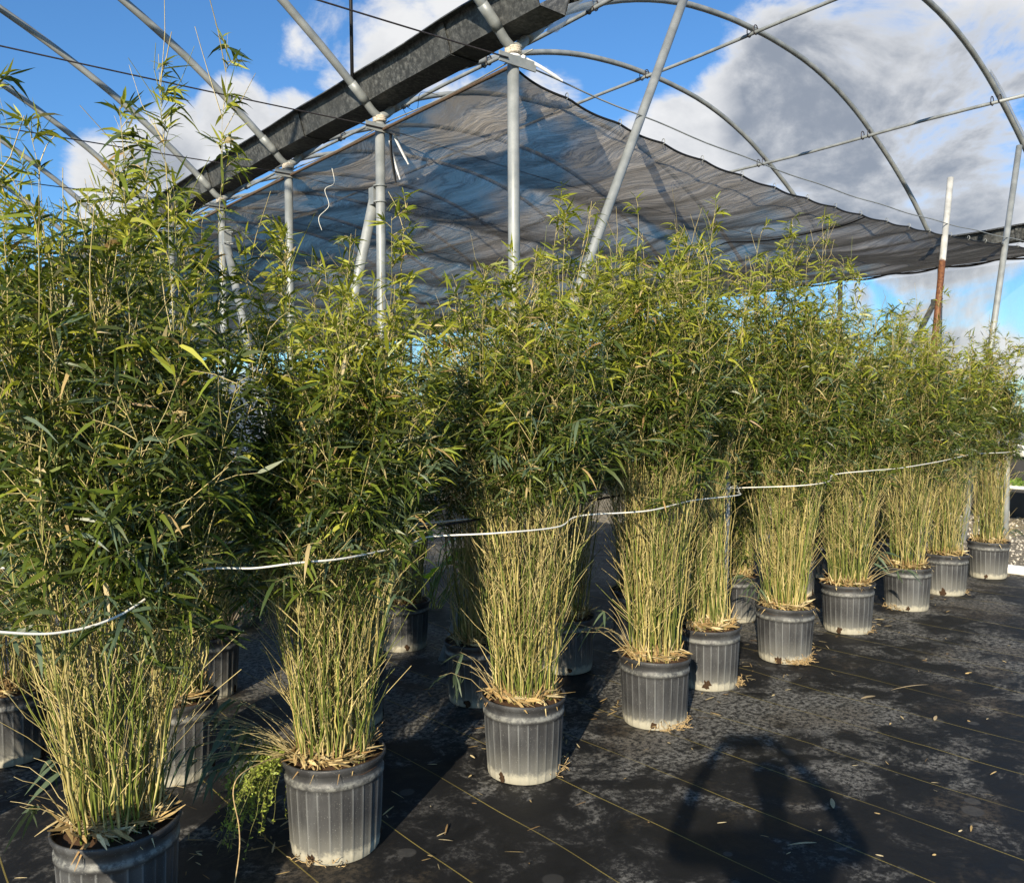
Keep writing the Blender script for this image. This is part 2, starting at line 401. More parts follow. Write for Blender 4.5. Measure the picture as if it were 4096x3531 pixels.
DK = [(57.78, 19.85, 0.56, 4.79, 0.8), (60.73, 14.56, 1.69, 6.48, 1), (66.23, 13.96, 1.69, 6.76, 1), (63.57, 11.73, 1.13, 5.63, 1), (56.61, 17.49, 0.56, 3.66, 0.7), (68.71, 18.59, 0.85, 4.79, 0.8), (31.71, 20.42, 0.28, 3.38, 0.5), (17.99, 14.37, 0.28, 3.38, 0.6), (65.03, 4.35, 0.28, 3.66, 0.5), (67.59, 9.66, 0.85, 4.23, 0.6), (62.89, 21.55, 0.56, 3.94, 0.35)]
SKYMUL = (.50, .78, 1.0)
#ENDCLOUDS
sepd = g.n('ShaderNodeSeparateXYZ'); g.l(dirv, sepd.inputs[0])
nz = g.noise(g.scale(dirv, (1, 1, 1.7)), 5.2, 9, .60, .35)
nz2 = g.noise(g.scale(dirv, (1, 1, 1.6)), 4.2, 8, .62, .3)
nz3 = g.noise(dirv, 2.3, 4, .5)
cover = union(CL)
low = g.map(sepd.outputs[2], .10, .02, 0, .42)
dens = g.math('ADD', g.math('ADD', g.math('MULTIPLY', cover, .62), low), g.math('MULTIPLY', g.math('SUBTRACT', nz, .5), 1.25))
alpha = g.map(dens, .33, .53)
dark = union(DK)
sh = g.math('ADD', g.math('MULTIPLY', dark, 1.15), g.math('MULTIPLY', g.math('SUBTRACT', nz2, .42), 2.4), clamp=True)
sh = g.math('MULTIPLY', sh, g.map(dens, .36, .66))
ccol = g.mix(sh, (5.2, 5.2, 5.2), (1.75, 1.95, 2.3))
base = g.mix(1.0, sky.outputs['Color'], (SKYMUL[0], SKYMUL[1], SKYMUL[2]), 'MULTIPLY')
allc = g.mix(g.math('MULTIPLY', alpha, .96), base, ccol)
g.l(allc, bg.inputs['Color']); bg.inputs['Strength'].default_value = .10
g.l(bg.outputs[0], wo.inputs['Surface'])

sl = bpy.data.lights.new('sun', 'SUN'); sl.energy = 4.6; sl.angle = R(.53); sl.color = (1.0, .88, .69)
so = bpy.data.objects.new('sun', sl); COL.objects.link(so)
sd = Vector((math.sin(R(SUN_AZ)) * math.cos(R(SUN_EL)), math.cos(R(SUN_AZ)) * math.cos(R(SUN_EL)), math.sin(R(SUN_EL))))
so.rotation_euler = sd.to_track_quat('Z', 'Y').to_euler()
so.location = (-6, -4, 9)
scene.view_settings.view_transform = 'Standard'; scene.view_settings.look = 'None'
scene.view_settings.exposure = 0.8; scene.view_settings.gamma = 1.0
scene.cycles.transparent_max_bounces = 16; scene.cycles.max_bounces = 8; scene.cycles.transmission_bounces = 4
scene.cycles.use_adaptive_sampling = True

# ------------------------------------------------------------------ the setting: ground
def grid(x0, x1, y0, y1, nx, ny, zf):
    xs = np.linspace(x0, x1, nx); ys = np.linspace(y0, y1, ny)
    X, Y = np.meshgrid(xs, ys); Z = zf(X, Y)
    v = np.stack([X, Y, Z], -1).reshape(-1, 3)
    i = np.arange(ny - 1)[:, None] * nx; j = np.arange(nx - 1)[None]
    q = np.stack([i + j, i + j + 1, i + nx + j + 1, i + nx + j], -1).reshape(-1, 4)
    return v, q
def ripple(X, Y):
    z = .0035 * np.sin(3.1 * X + 1.7 * np.sin(.9 * Y)) * np.sin(.8 * Y + 1.1 * X)
    z += .006 * np.exp(-((Y * .5 + X - 6.6 - .25 * np.sin(1.3 * Y)) / .10) ** 2) + .006 * np.exp(-((Y * .35 + X - 7.6 - .2 * np.sin(1.1 * Y)) / .09) ** 2)
    z += .005 * np.exp(-((Y * .4 + X - 8.6 - .2 * np.sin(1.7 * Y)) / .08) ** 2) + .005 * np.exp(-((Y * .6 + X - 5.4 - .2 * np.sin(1.5 * Y)) / .09) ** 2)
    return np.minimum(z, .008)
mb = MB(); v, q = grid(-9, 9.62, -6, 36, 230, 420, ripple); mb.add(v, q)
tag(mb.build('weed_mat_ground', M['mat']), kind='structure')
mb = MB(); mb.add([(-700, -700, -.02), (700, -700, -.02), (700, 700, -.02), (-700, 700, -.02)], [(0, 1, 2, 3)])
tag(mb.build('gravel_ground', M['gravel']), kind='structure')
mb = MB(); N = 5200
px = rng.uniform(9.75, 16.5, N); py = rng.uniform(1.0, 9.0, N)
rs = rng.uniform(.008, .026, N)
dirs = np.array([(1,0,0),(0,1,0),(-1,0,0),(0,-1,0),(0,0,1),(0,0,-1)], float)
tri = np.array([(0,1,4),(1,2,4),(2,3,4),(3,0,4),(1,0,5),(2,1,5),(3,2,5),(0,3,5)])
V = np.stack([px, py, -.02 + rs * .3], 1)[:, None] + dirs[None] * (rs[:, None, None] * rng.uniform(.6, 1.3, (N, 6, 1)))
gcol = np.repeat(rng.uniform(.18, .55, N)[:, None] * np.array([[1, .92, .78]]), 6, 0)
mb.add(V.reshape(-1, 3), None, (np.arange(N)[:, None, None] * 6 + tri[None]).reshape(-1, 3), gcol)
tag(mb.build('loose_gravel', M['stone'], smooth=False), 'pale loose gravel stones beyond the weed mat', kind='stuff')
# far hill ridge
mb = MB(); ang = np.linspace(-40, 130, 120); rows = []
for k, (rr, hh) in enumerate(((240, -1), (420, .75), (620, 1.0))):
    hz = np.maximum(-.5, hh * (7 + 6 * np.sin(np.radians(ang * 3 + 40)) + 4 * np.sin(np.radians(ang * 7 + 10)) + 1.5 * np.sin(np.radians(ang * 19)))) if k else np.full(120, -1.)
    rows.append(np.stack([rr * np.sin(np.radians(ang)), rr * np.cos(np.radians(ang)), hz], 1))
i = np.arange(2)[:, None] * 120; j = np.arange(119)[None]
mb.add(np.concatenate(rows), np.stack([i + j, i + j + 1, i + 121 + j, i + 120 + j], -1).reshape(-1, 4))
tag(mb.build('hills', M['hill']), kind='structure')

# ------------------------------------------------------------------ greenhouse frame (one rigid thing)
GX, GY, S, W, HG = 4.019, 4.776, 1.83, 11.08, 4.30
frame = empty('greenhouse_frame', (GX, GY, 0), 'bare galvanised greenhouse frame of hoops, posts and a long dark gutter', 'greenhouse frame')
prof = np.array([(0, 4.31), (.07, 4.35), (.16, 4.44), (.32, 4.58), (.63, 4.84), (1.1, 5.2), (1.7, 5.58), (2.3, 5.90), (2.9, 6.18), (3.55, 6.40), (4.24, 6.55), (5.0, 6.625), (5.54, 6.635)])
prof = np.concatenate([prof, np.stack([W - prof[-2::-1, 0], prof[-2::-1, 1]], 1)])
def smooth(p, n):
    p = np.asarray(p, float); t = np.linspace(0, 1, len(p)); tt = np.linspace(0, 1, n)
    # Catmull-Rom
    out = []
    for u in tt * (len(p) - 1):
        i = min(int(u), len(p) - 2); f = u - i
        p0, p1, p2, p3 = p[max(i - 1, 0)], p[i], p[i + 1], p[min(i + 2, len(p) - 1)]
        out.append(.5 * ((2 * p1) + (-p0 + p2) * f + (2 * p0 - 5 * p1 + 4 * p2 - p3) * f * f + (-p0 + 3 * p1 - 3 * p2 + p3) * f ** 3))
    return np.array(out)
hp = smooth(prof, 70)
NS = 14
for t in range(NS):
    for side in (1, -1):
        if side < 0 and t > 8: continue
        m_ = MB(); jit = rng.normal(0, .01)
        m_.tube(np.stack([side * (hp[:, 0]), np.full(70, t * S + jit), hp[:, 1]], 1), .036, 10)
        h = m_.build('hoop', M['galv'], frame)
        if t < 6:
            m_ = MB()   # sleeve where the hoop leg enters the post fitting
            i0, i1 = 5, 9
            m_.tube(np.stack([side * hp[i0:i1, 0], np.full(i1 - i0, t * S + jit), hp[i0:i1, 1]], 1), .0415, 10)
            m_.build('sleeve', M['galv'], h)
for row, xo in ((0, 0.), (1, W)):
    for t in range(NS):
        m_ = MB(); y = t * S
        m_.tube([(xo, y, -.05), (xo, y, 1.5), (xo, y, 3.0), (xo, y, HG)], .043, 16)
        p = m_.build('post', M['galv'], frame)
        m_ = MB(); m_.box((xo - .17, y - .057, 4.165), (xo + .17, y - .045, 4.235)); m_.build('bracket', M['galv'], p, False)
        m_ = MB()
        ph = np.linspace(0, 2 * np.pi * 3, 60)
        m_.tube(np.stack([xo + (.046 + .008 * np.sin(ph * 5)) * np.cos(ph), y + .05 * np.sin(ph), 4.265 + .045 * ph / ph[-1]], 1), .013, 6)
        m_.build('wrapping', M['wrap'], p)
for u, z in ((2.648, 6.02), (5.57, 6.575), (8.50, 5.86)):
    for side in (1, -1):
        m_ = MB(); ys = np.linspace(-.35 if u > 8 else -1.2, (NS - 1) * S, 40)
        m_.tube(np.stack([np.full(40, side * u), ys, z + .012 * np.sin(ys * 1.7)], 1), .024, 8)
        p = m_.build('purlin', M['galv'], frame)
        if side > 0:
            for t in range(7):
                ph = np.linspace(0, 2 * np.pi, 14)
                for dy in (-.05, .05):
                    m_ = MB(); m_.tube(np.stack([side * u + .045 * np.cos(ph), np.full(14, t * S + dy), z + .03 + .062 * np.sin(ph)], 1), .007, 5)
                    m_.build('clamp', M['wire'], p)
def gutter(xo, y0, y1):
    P = np.array([(-.19, .22), (-.245, .205), (-.20, .215), (-.125, 0), (.125, 0), (.20, .215), (.245, .205)])
    P = np.array([(-.255, .195), (-.235, .215), (-.185, .215), (-.12, 0), (.12, 0), (.185, .215), (.235, .215), (.255, .195)])
    Q = P.copy(); Q[:, 1] += .006; Q[2:4, 0] += .006; Q[4:6, 0] -= .006
    ring = np.concatenate([P, Q[::-1]])
    ys = np.arange(y0, y1, .25); n = len(ring); m_ = MB(); V = []
    for k, y in enumerate(ys):
        r = ring.copy()
        dz = .004 * math.sin(y * 2.1) + .003 * math.sin(y * 5.3)
        fl = max(0, 1 - (y - y0) / .3)
        r[:2, 1] += -.02 * fl; r[:2, 0] -= .03 * fl; r[14:, 1] += -.02 * fl; r[14:, 0] -= .03 * fl
        r[6:10, 1] -= .05 * fl
        lip = .010 * math.sin(y * 3.7) * math.sin(y * 1.3)
        r[:3, 1] += lip; r[-3:, 1] += lip
        V.append(np.stack([xo + r[:, 0], np.full(n, y), 4.425 + r[:, 1] + dz], 1))
    i = np.arange(len(ys) - 1)[:, None] * n; j = np.arange(n)[None]; k = (j + 1) % n
    m_.add(np.concatenate(V), np.stack([i + j, i + n + j, i + n + k, i + k], -1).reshape(-1, 4))
    o = m_.build('gutter', M['gutter'], frame, False)
    for ky in np.arange(y0 + 1.0, 12, 2.44):
        m_ = MB()
        pr = np.array([(-.195, .218), (-.13, -.004), (.13, -.004), (.195, .218)])
        for a, b in zip(pr[:-1], pr[1:]):
            nx = np.array([b[1] - a[1], a[0] - b[0]]); nx = nx / np.linalg.norm(nx) * .006
            v = [(xo + p_[0] + s_ * nx[0], ky + dy, 4.425 + p_[1] + s_ * nx[1]) for dy in (0, .10) for p_ in (a, b) for s_ in (0.2, 1)]
            m_.add(v, [(0, 1, 3, 2), (4, 6, 7, 5), (0, 2, 6, 4), (1, 5, 7, 3), (0, 4, 5, 1), (2, 3, 7, 6)])
        m_.build('joint_strip', M['gutter'], o, False)
gutter(0, -.42, NS * S); gutter(W, -.5, NS * S)
# diagonal braces clamped to posts, drop rod on the left bay
def brace(xo, ya, za, yb, zb, dx=-.0):
    m_ = MB(); m_.tube([(xo + dx, ya, za), (xo + dx, (ya + yb) / 2, (za + zb) / 2), (xo + dx, yb, zb)], .047, 14)
    b = m_.build('brace', M['galv'], frame)
    m_ = MB(); m_.box((xo + dx - .045, ya - .06, za - .06), (xo + dx + .045, ya + .02, za + .09)); m_.build('bracket', M['galv'], b, False)
    for zz in (za - .05, za + .09):
        m_ = MB(); ph = np.linspace(0, 2 * np.pi, 18)
        m_.tube(np.stack([xo + .055 * np.cos(ph), ya - .10 + .055 * np.sin(ph), np.full(18, zz)], 1), .008, 6); m_.build('u_bolt', M['galv'], b)
brace(0, S + .11, 3.62, S + 1.80, .0)
brace(0, 3 * S - .11, 3.80, 3 * S - 1.9, .0)
brace(W, S + .11, 3.55, S + 1.9, 0)
m_ = MB(); m_.tube([(-.27, S, 4.54), (-.275, S, 5.4), (-.28, S, 6.6)], .016, 8); m_.build('hanging_rod', M['black'], frame)

# ------------------------------------------------------------------ wires
def wire(name, pts, r, mkey, label, cat, group=None, n=6):
    m_ = MB(); p = np.asarray(pts, float); o0 = p[0].copy(); m_.tube(p - o0, r, n)
    o = m_.build(name, M[mkey]); o.location = o0
    return tag(o, label, cat, group)
names = ['nearest', 'second', 'third', 'fourth', 'fifth', 'sixth']
for t in range(6):
    xs = np.linspace(-7, W if t else -.1, 60)
    sag = lambda x: -.10 * (1 - ((x % 11.08) / 5.54 - 1) ** 2) - .10 * (x > 0) * (1 - ((x % 11.08) / 5.54 - 1) ** 2)
    wire('span_wire', [(GX + x, GY + t * S - .065, 4.20 + sag(x)) for x in xs], .0055, 'wire',
         f'thin dark wire stretched across at the bracket of the {names[t]} gutter post', 'wire', 'wires stretched across the bays')
ys = np.linspace(-.1, 11, 60)
wire('gutter_cable', [(GX + .10, GY + y, 4.30 - .03 * math.sin(math.pi * (y % S) / S)) for y in ys], .006, 'galv', 'thin steel cable running just below the long gutter', 'cable')

# ------------------------------------------------------------------ shade cloth
YL = 25.5
def clz(X, Y):
    u = np.clip(X / W, 0, 1); v = Y / S
    z = 4.19 - .34 * np.sin(np.pi * u ** .8) ** .9 * (0.9 + .1 * np.cos(Y * .6))
    fr = v - np.floor(v)
    z = z - (.10 + .03 * np.sin(np.floor(v) * 2.1)) * np.sin(np.pi * fr) * np.sin(np.pi * np.clip(u, 0, 1)) ** .6
    return z
nx, ny = 190, 330
v, q = grid(0, W + .02, 0.0, YL, nx, ny, clz)
# wrinkles: many short ridges that run roughly with the gutter, tilted
def wrinkle(X, Y):
    z = 0 * X
    for k in range(46):
        a = rng.normal(.35, .28); fx = rng.uniform(5, 15); ph = rng.uniform(0, 6.28)
        cx, cy = rng.uniform(0, W), rng.uniform(0, YL); sx, sy = rng.uniform(.5, 2.0), rng.uniform(1.0, 4.0)
        z += rng.uniform(.008, .022) * np.exp(-((X - cx) / sx) ** 2 - ((Y - cy) / sy) ** 2) * np.sin(fx * (X * math.cos(a) + Y * math.sin(a) * .35) + ph + 1.2 * np.sin(Y * 1.7))
    z += .006 * np.sin(9 * X + 2.1 * np.sin(1.3 * Y)) * np.sin(.9 * Y + X) + .004 * np.sin(19 * X + 3 * np.sin(.8 * Y))
    return z
edge = np.clip(np.minimum(v[:, 1] / .3, np.minimum(v[:, 0] / .3, (W - v[:, 0]) / .3)), 0, 1)
v[:, 2] += wrinkle(v[:, 0], v[:, 1]) * edge
# front edge scallops between its clips
fe = np.abs(np.sin(np.pi * v[:, 0] / .55))
v[:, 1] += np.clip(1 - v[:, 1] / .5, 0, 1) * .025 * fe
v[:, 2] -= np.clip(1 - v[:, 1] / .5, 0, 1) * .008 * fe
cl = MB(); cl.add(v, q)
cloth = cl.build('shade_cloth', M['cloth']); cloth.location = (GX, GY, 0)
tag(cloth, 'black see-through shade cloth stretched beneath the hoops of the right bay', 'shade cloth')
fr_ = v[:nx]
m_ = MB(); m_.tube(fr_ + np.array([0, 0, -.002]), .009, 6); m_.build('hem', M['black'], cloth)
m_ = MB(); lf = v[::nx]; m_.tube(lf + np.array([-.0, 0, 0]), .014, 6); m_.build('hem', M['rope'], cloth)
m_ = MB(); rf = v[nx - 1::nx].copy(); rf[:, 2] -= .05 * np.abs(np.sin(np.pi * rf[:, 1] / .9)); m_.tube(rf, .018, 6); m_.build('hem', M['black'], cloth)
for xs_ in np.arange(.55, W, .55):
    k = int(round(xs_ / (W + .02) * (nx - 1))); p = fr_[k]
    m_ = MB(); ph = np.linspace(0, 2 * np.pi, 12)
    m_.tube(np.stack([np.full(12, p[0]), p[1] - .005 + .016 * np.cos(ph), p[2] + .010 + .024 * np.sin(ph)], 1), .0035, 5); m_.build('clip', M['galv'], cloth)
# seams
for us in (.46, .985):
    m_ = MB(); k = int(us * (nx - 1)); p = v[k::nx] + np.array([0, 0, -.012]); m_.tube(p, .008, 5); m_.build('seam', M['black'], cloth)
wire('edge_wire', [(GX + x, GY - .03, 4.205 - .20 * math.sin(math.pi * min(1, max(0, x / W)) ** .9) + .006 * math.sin(x * 5)) for x in np.linspace(.05, W + .3, 70)], .006, 'galv',
     'thin steel wire along the front edge of the shade cloth', 'wire')

# ------------------------------------------------------------------ side wall on the right
sw = empty('side_wall', (GX + W, 0, 0), 'low black fabric skirt with a white pipe and a clear screen above it', 'side wall')
def wavy(z0, z1, amp, nzz, dx):
    ys = np.linspace(-1, 30, 260); zs = np.linspace(z0, z1, nzz)
    Y, Z = np.meshgrid(ys, zs); X = dx + amp * np.sin(Y * 5.2 + 1.5 * np.sin(Z * 3)) * np.sin(Y * 1.3) + amp * .6 * np.sin(Z * 7 + Y * 2)
    V = np.stack([X, Y, Z], -1).reshape(-1, 3); i = np.arange(nzz - 1)[:, None] * 260; j = np.arange(259)[None]
    return V, np.stack([i + j, i + j + 1, i + 261 + j, i + 260 + j], -1).reshape(-1, 4)
m_ = MB(); m_.add(*wavy(-.02, .98, .035, 14, .06)); m_.build('skirt', plain_mat('black_skirt_fabric', (.03, .03, .032), .6, .4, 0, 3, .4, .3), sw)
m_ = MB(); m_.add(*wavy(1.0, 4.1, .015, 12, .06)); m_.build('screen', M['screen'], sw)
m_ = MB(); m_.tube([(-.02, y, 1.03 + .012 * math.sin(y * 1.1)) for y in np.linspace(-1, 30, 60)], .055, 12); m_.build('rail_pipe', M['pvc'], sw)

# ------------------------------------------------------------------ loose poles, stakes and pipes
def pole(name, a, b, r, mkey, label, cat, group=None, n=14):
    a = np.array(a, float); b = np.array(b, float)
    m_ = MB(); m_.tube([a - [a[0], a[1], 0], (a + b) / 2 - [a[0], a[1], 0], b - [a[0], a[1], 0]], r, n)
    o = m_.build(name, M[mkey]); o.location = (a[0], a[1], 0)
    return tag(o, label, cat, group)
pole('prop_pole', (3.36, GY + .0, -.02), (6.20, GY, 5.78), .038, 'galv', 'leaning galvanised pole crossing in front of the shade cloth up to the nearest hoop', 'pole', 'leaning poles under the nearest hoop')
pole('prop_pole', (11.70, GY, -.02), (13.35, GY, 5.44), .040, 'galv', 'leaning grey pole at the far right edge that meets the nearest hoop', 'pole', 'leaning poles under the nearest hoop')
pole('prop_pole', (10.32, GY, -.02), (11.165, GY, 4.62), .038, 'rusty', 'leaning pole, rusty red below and pale grey on top, ending free in the sky', 'pole', 'leaning poles under the nearest hoop')
s1 = pole('stake', (4.78, 3.49, -.02), (4.84, 3.50, 1.62), .021, 'galv', 'thin grey pipe stake standing behind a front-row pot near the middle', 'stake', 'string stakes', 10)
s2 = pole('stake', (10.65, 3.88, -.02), (10.66, 3.88, 1.92), .034, 'galv', 'grey pipe stake at the far end of the row where the string is tied off', 'stake', 'string stakes', 10)
pole('short_pipe', (14.5, 5.40, .0), (14.45, 5.44, 1.70), .05, 'galv', 'short leaning pale pipe in front of the black side skirt', 'pipe')
pole('ground_pipe', (9.74, 2.6, .035), (9.80, 7.0, .035), .05, 'pvc', 'white plastic pipe lying along the edge of the weed mat', 'pipe')
pole('leaning_pipe', (.50, 2.05, -.02), (.10, 2.40, .70), .075, 'pvc', 'pale pipe end cutting the bottom left corner of the view', 'pipe')
STR = [(0.33, 2.6, 1.145), (0.4, 2.62, 1.126), (0.555, 2.62, 1.096), (0.723, 2.66, 1.11), (0.97, 2.78, 1.189), (1.17, 2.74, 1.184), (1.299, 2.71, 1.19), (1.489, 2.71, 1.186), (1.848, 2.88, 1.176), (1.969, 2.9, 1.194), (2.192, 2.74, 1.205), (2.561, 2.78, 1.194), (2.795, 2.88, 1.215), (3.196, 2.82, 1.213), (3.705, 2.95, 1.219), (4.35, 3.1, 1.20), (4.75, 3.46, 1.19), (4.95, 3.10, 1.218), (5.30, 3.08, 1.227), (5.6, 3.2, 1.255), (5.95, 3.12, 1.27), (6.5, 3.16, 1.264), (7.276, 3.20, 1.285), (8.427, 3.4, 1.299), (9.3, 3.42, 1.29), (10.62, 3.84, 1.279)]
STR = [(x_ - .03, y_ - .06, z_) for x_, y_, z_ in STR[:-1]] + STR[-1:]
STR = [(-.6, 2.75, 1.20), (-.1, 2.62, 1.17)] + STR
wire('string', smooth(STR, 220), .0036, 'twine', 'white string strung along the front of the bamboo row between the stakes', 'string', None, 6)
wire('string', smooth([(.2, 3.9, 1.10), (1.0, 3.72, 1.10), (1.6, 3.75, 1.12), (2.3, 3.70, 1.12), (3.3, 3.62, 1.13)], 60), .005, 'twine', 'white string in the shade across the second bamboo row at the left', 'string')
wire('black_cord', smooth([(.9, 2.98, 1.17), (1.25, 2.98, 1.20), (1.85, 3.05, 1.19), (2.9, 3.1, 1.23), (4.2, 3.45, 1.23), (4.74, 3.53, 1.21)], 80), .006, 'black', 'black cord running behind the white string through the row', 'cord')
k_ = MB(); ph = np.linspace(0, 6.28 * 3, 50)
k_.tube(np.stack([.024 * np.cos(ph), .024 * np.sin(ph), 1.175 + .03 * ph / 19], 1), .006, 5)
k_.tube(smooth([(.02, -.02, 1.18), (.06, -.05, 1.20), (.10, -.05, 1.15), (.12, -.03, 1.16)], 14), .005, 5); k_.build('knot', M['twine'], s1)
k_ = MB(); k_.tube(np.stack([.039 * np.cos(ph), .039 * np.sin(ph), 1.26 + .04 * ph / 19], 1), .008, 5)
k_.tube(smooth([(.03, -.03, 1.29), (.12, -.12, 1.30), (.17, -.15, 1.10), (.13, -.15, .86)], 20), .011, 6); k_.build('knot', M['twine'], s2)
k_ = MB(); k_.tube(np.stack([.042 * np.cos(ph), .042 * np.sin(ph), 1.19 + .06 * ph / 19], 1), .013, 5); k_.build('tie', M['black'], s2)
# cable ties on the gutter posts
def tie(base, pts, label, mkey='nylon'):
    m_ = MB(); b = np.array(base); p = smooth(pts, 12); n = len(p)
    tg = np.gradient(p, axis=0); sd_ = np.cross(tg, (0, 0, 1.)); sd_ /= np.linalg.norm(sd_, axis=1)[:, None] + 1e-9
    wd = np.where(np.arange(n) > n - 3, .008, .013)[:, None]
    up_ = np.cross(sd_, tg); up_ /= np.linalg.norm(up_, axis=1)[:, None] + 1e-9
    V = np.concatenate([np.stack([p - up_ * wd - sd_ * .002, p + up_ * wd - sd_ * .002, p + up_ * wd + sd_ * .002, p - up_ * wd + sd_ * .002], 1)])
    i = np.arange(n - 1)[:, None] * 4; j = np.arange(4)[None]; k = (j + 1) % 4
    m_.add(V.reshape(-1, 3), np.stack([i + j, i + k, i + 4 + k, i + 4 + j], -1).reshape(-1, 4))
    if mkey == 'nylon' and base[2] > 4.2:
        ph = np.linspace(0, 6.28, 24); m_.tube(np.stack([.049 * np.cos(ph), .049 * np.sin(ph), 0 * ph], 1), .011, 6)
        m_.box((.045, -.055, -.018), (.075, -.03, .014))
    o = m_.build('cable_tie', M[mkey]); o.location = b
    return tag(o, label, 'cable tie', 'cable ties on the posts')
tie((GX, GY, 4.245), [(.06, -.04, 0), (.2, -.06, -.03), (.42, -.07, -.085)], 'long white cable tie sticking out from the top of the nearest gutter post')
tie((GX + .10, GY + S - .07, 4.17), [(0, 0, 0), (.03, 0, -.06), (.15, .0, -.24)], 'white cable tie sticking out sideways from the second gutter post')
tie((GX + .06, GY + S - .07, 4.10), [(0, 0, 0), (.02, 0, -.1), (.10, .0, -.32)], 'white cable tie hanging down steeply beside the second gutter post')
tie((GX + .06, GY + S - .08, 4.16), [(0, 0, 0), (.005, 0, -.18), (.05, .0, -.42)], 'black cable tie hanging beside the second gutter post', 'black')
wire('loose_wire', smooth([(GX + .08, GY + 1.75, 4.20), (GX + .2, GY + 1.7, 4.30), (GX + .16, GY + 1.72, 4.42), (GX + .3, GY + 1.7, 4.40), (GX + .28, GY + 1.6, 4.52), (GX + .4, GY + 1.5, 4.5)], 40), .0025, 'wire', 'curly loose wire sprouting above the bracket of the second gutter post', 'wire')
wire('loose_string', smooth([(GX + .1, GY + 2.9, 4.12), (GX + .12, GY + 2.9, 3.98), (GX + .02, GY + 2.9, 3.9), (GX + .06, GY + 2.9, 3.75), (GX - .05, GY + 2.9, 3.62), (GX - .02, GY + 2.9, 3.5)], 50), .0028, 'twine', 'thin white string dangling from the shade cloth between the second and third gutter posts', 'string')
# torn plastic film on the nearest hoop
def film(name, s0, s1, label):
    k0, k1 = s0, s1; c = hp[k0:k1]; n = len(c); V = []
    for i in range(n):
        for j, a in enumerate(np.linspace(-.9, 2.2, 6)):
            ext = .045 + (.10 * abs(math.sin(i * 1.3)) + .05 * rng.random()) * (j >= 4) + .012 * rng.random()
            V.append((GX + c[i, 0] + ext * math.sin(a) * .8, GY - .02 + ext * math.cos(a) * -.5, c[i, 1] + ext * math.cos(a) * .6 + .01 * math.sin(i)))
    i = np.arange(n - 1)[:, None] * 6; j = np.arange(5)[None]
    m_ = MB(); V = np.array(V); o0 = V[0].copy(); m_.add(V - o0, np.stack([i + j, i + j + 1, i + 7 + j, i + 6 + j], -1).reshape(-1, 4))
    o = m_.build('plastic_film', M['film']); o.location = o0; return tag(o, label, 'plastic film', 'torn film left on the hoop')
film('a', 8, 26, 'torn clear plastic film on the near hoop just above the end of the gutter')
film('b', 46, 63, 'torn clear plastic film along the hoop at the upper right corner')

# ------------------------------------------------------------------ potted bamboo
def unit(a): return a / (np.linalg.norm(a, axis=-1, keepdims=True) + 1e-9)
GREENS = np.array([(.038, .060, .010), (.068, .098, .014), (.115, .145, .020), (.075, .100, .030)])
YEL = np.array([(.25, .27, .026), (.35, .35, .045), (.19, .23, .028)])
BLU = np.array([(.085, .125, .070), (.11, .15, .085)])
STRAW = np.array([(.50, .36, .16), (.42, .29, .12), (.58, .45, .22), (.33, .21, .09), (.62, .50, .28)])

def make_pot(parent, seed):
    rg = np.random.default_rng(seed)
    m_ = MB()
    pf = [(.166, .0, 0), (.169, .004, .002), (.171, .03, .0042), (.177, .14, .0045), (.183, .25, .0045), (.184, .262, .001), (.191, .266, 0), (.1915, .284, 0), (.186, .288, 0), (.187, .312, 0), (.193, .316, 0), (.199, .328, 0), (.201, .338, 0), (.198, .343, 0), (.192, .342, 0), (.189, .33, 0), (.183, .27, 0), (.02, .268, 0)]
    m_.lathe(pf, 208)
    V = m_.v[0]; A = np.arctan2(V[:, 1], V[:, 0]); a1, a2 = rg.uniform(0, 6.28, 2)
    f_ = 1 + .014 * np.sin(2 * A + a1) * np.clip(V[:, 2] / .3, .2, 1) + .006 * np.sin(5 * A + a2 + 9 * V[:, 2]); V[:, :2] *= f_[:, None]; V[:, 2] += .005 * np.sin(A + a2) * V[:, 2] / .34
    pot = m_.build('pot', M['pot'], parent); pot.scale = (1, 1, 1.08)
    for k in range(3):
        a = rg.uniform(-.35, .35) + k * 2.1 + 3.6; zc = rg.uniform(.022, .04); sz = rg.uniform(.013, .026)
        m_ = MB(); n = 14; th = np.linspace(0, 2 * np.pi, n, endpoint=False)
        rr = sz * (1 + .25 * rg.normal(size=n)); pts = [(a, zc)] + [(a + rr[i] * math.cos(th[i]) / .17, max(.004, zc + rr[i] * math.sin(th[i]) * 1.15)) for i in range(n)]
        V = [((.1765 + .003 * (i == 0)) * math.cos(p[0]), (.1765 + .003 * (i == 0)) * math.sin(p[0]), p[1]) for i, p in enumerate(pts)]
        m_.add(V, None, [(0, 1 + i, 1 + (i + 1) % n) for i in range(n)]); m_.build('drain_hole', M['darkhole'], pot)
    return pot
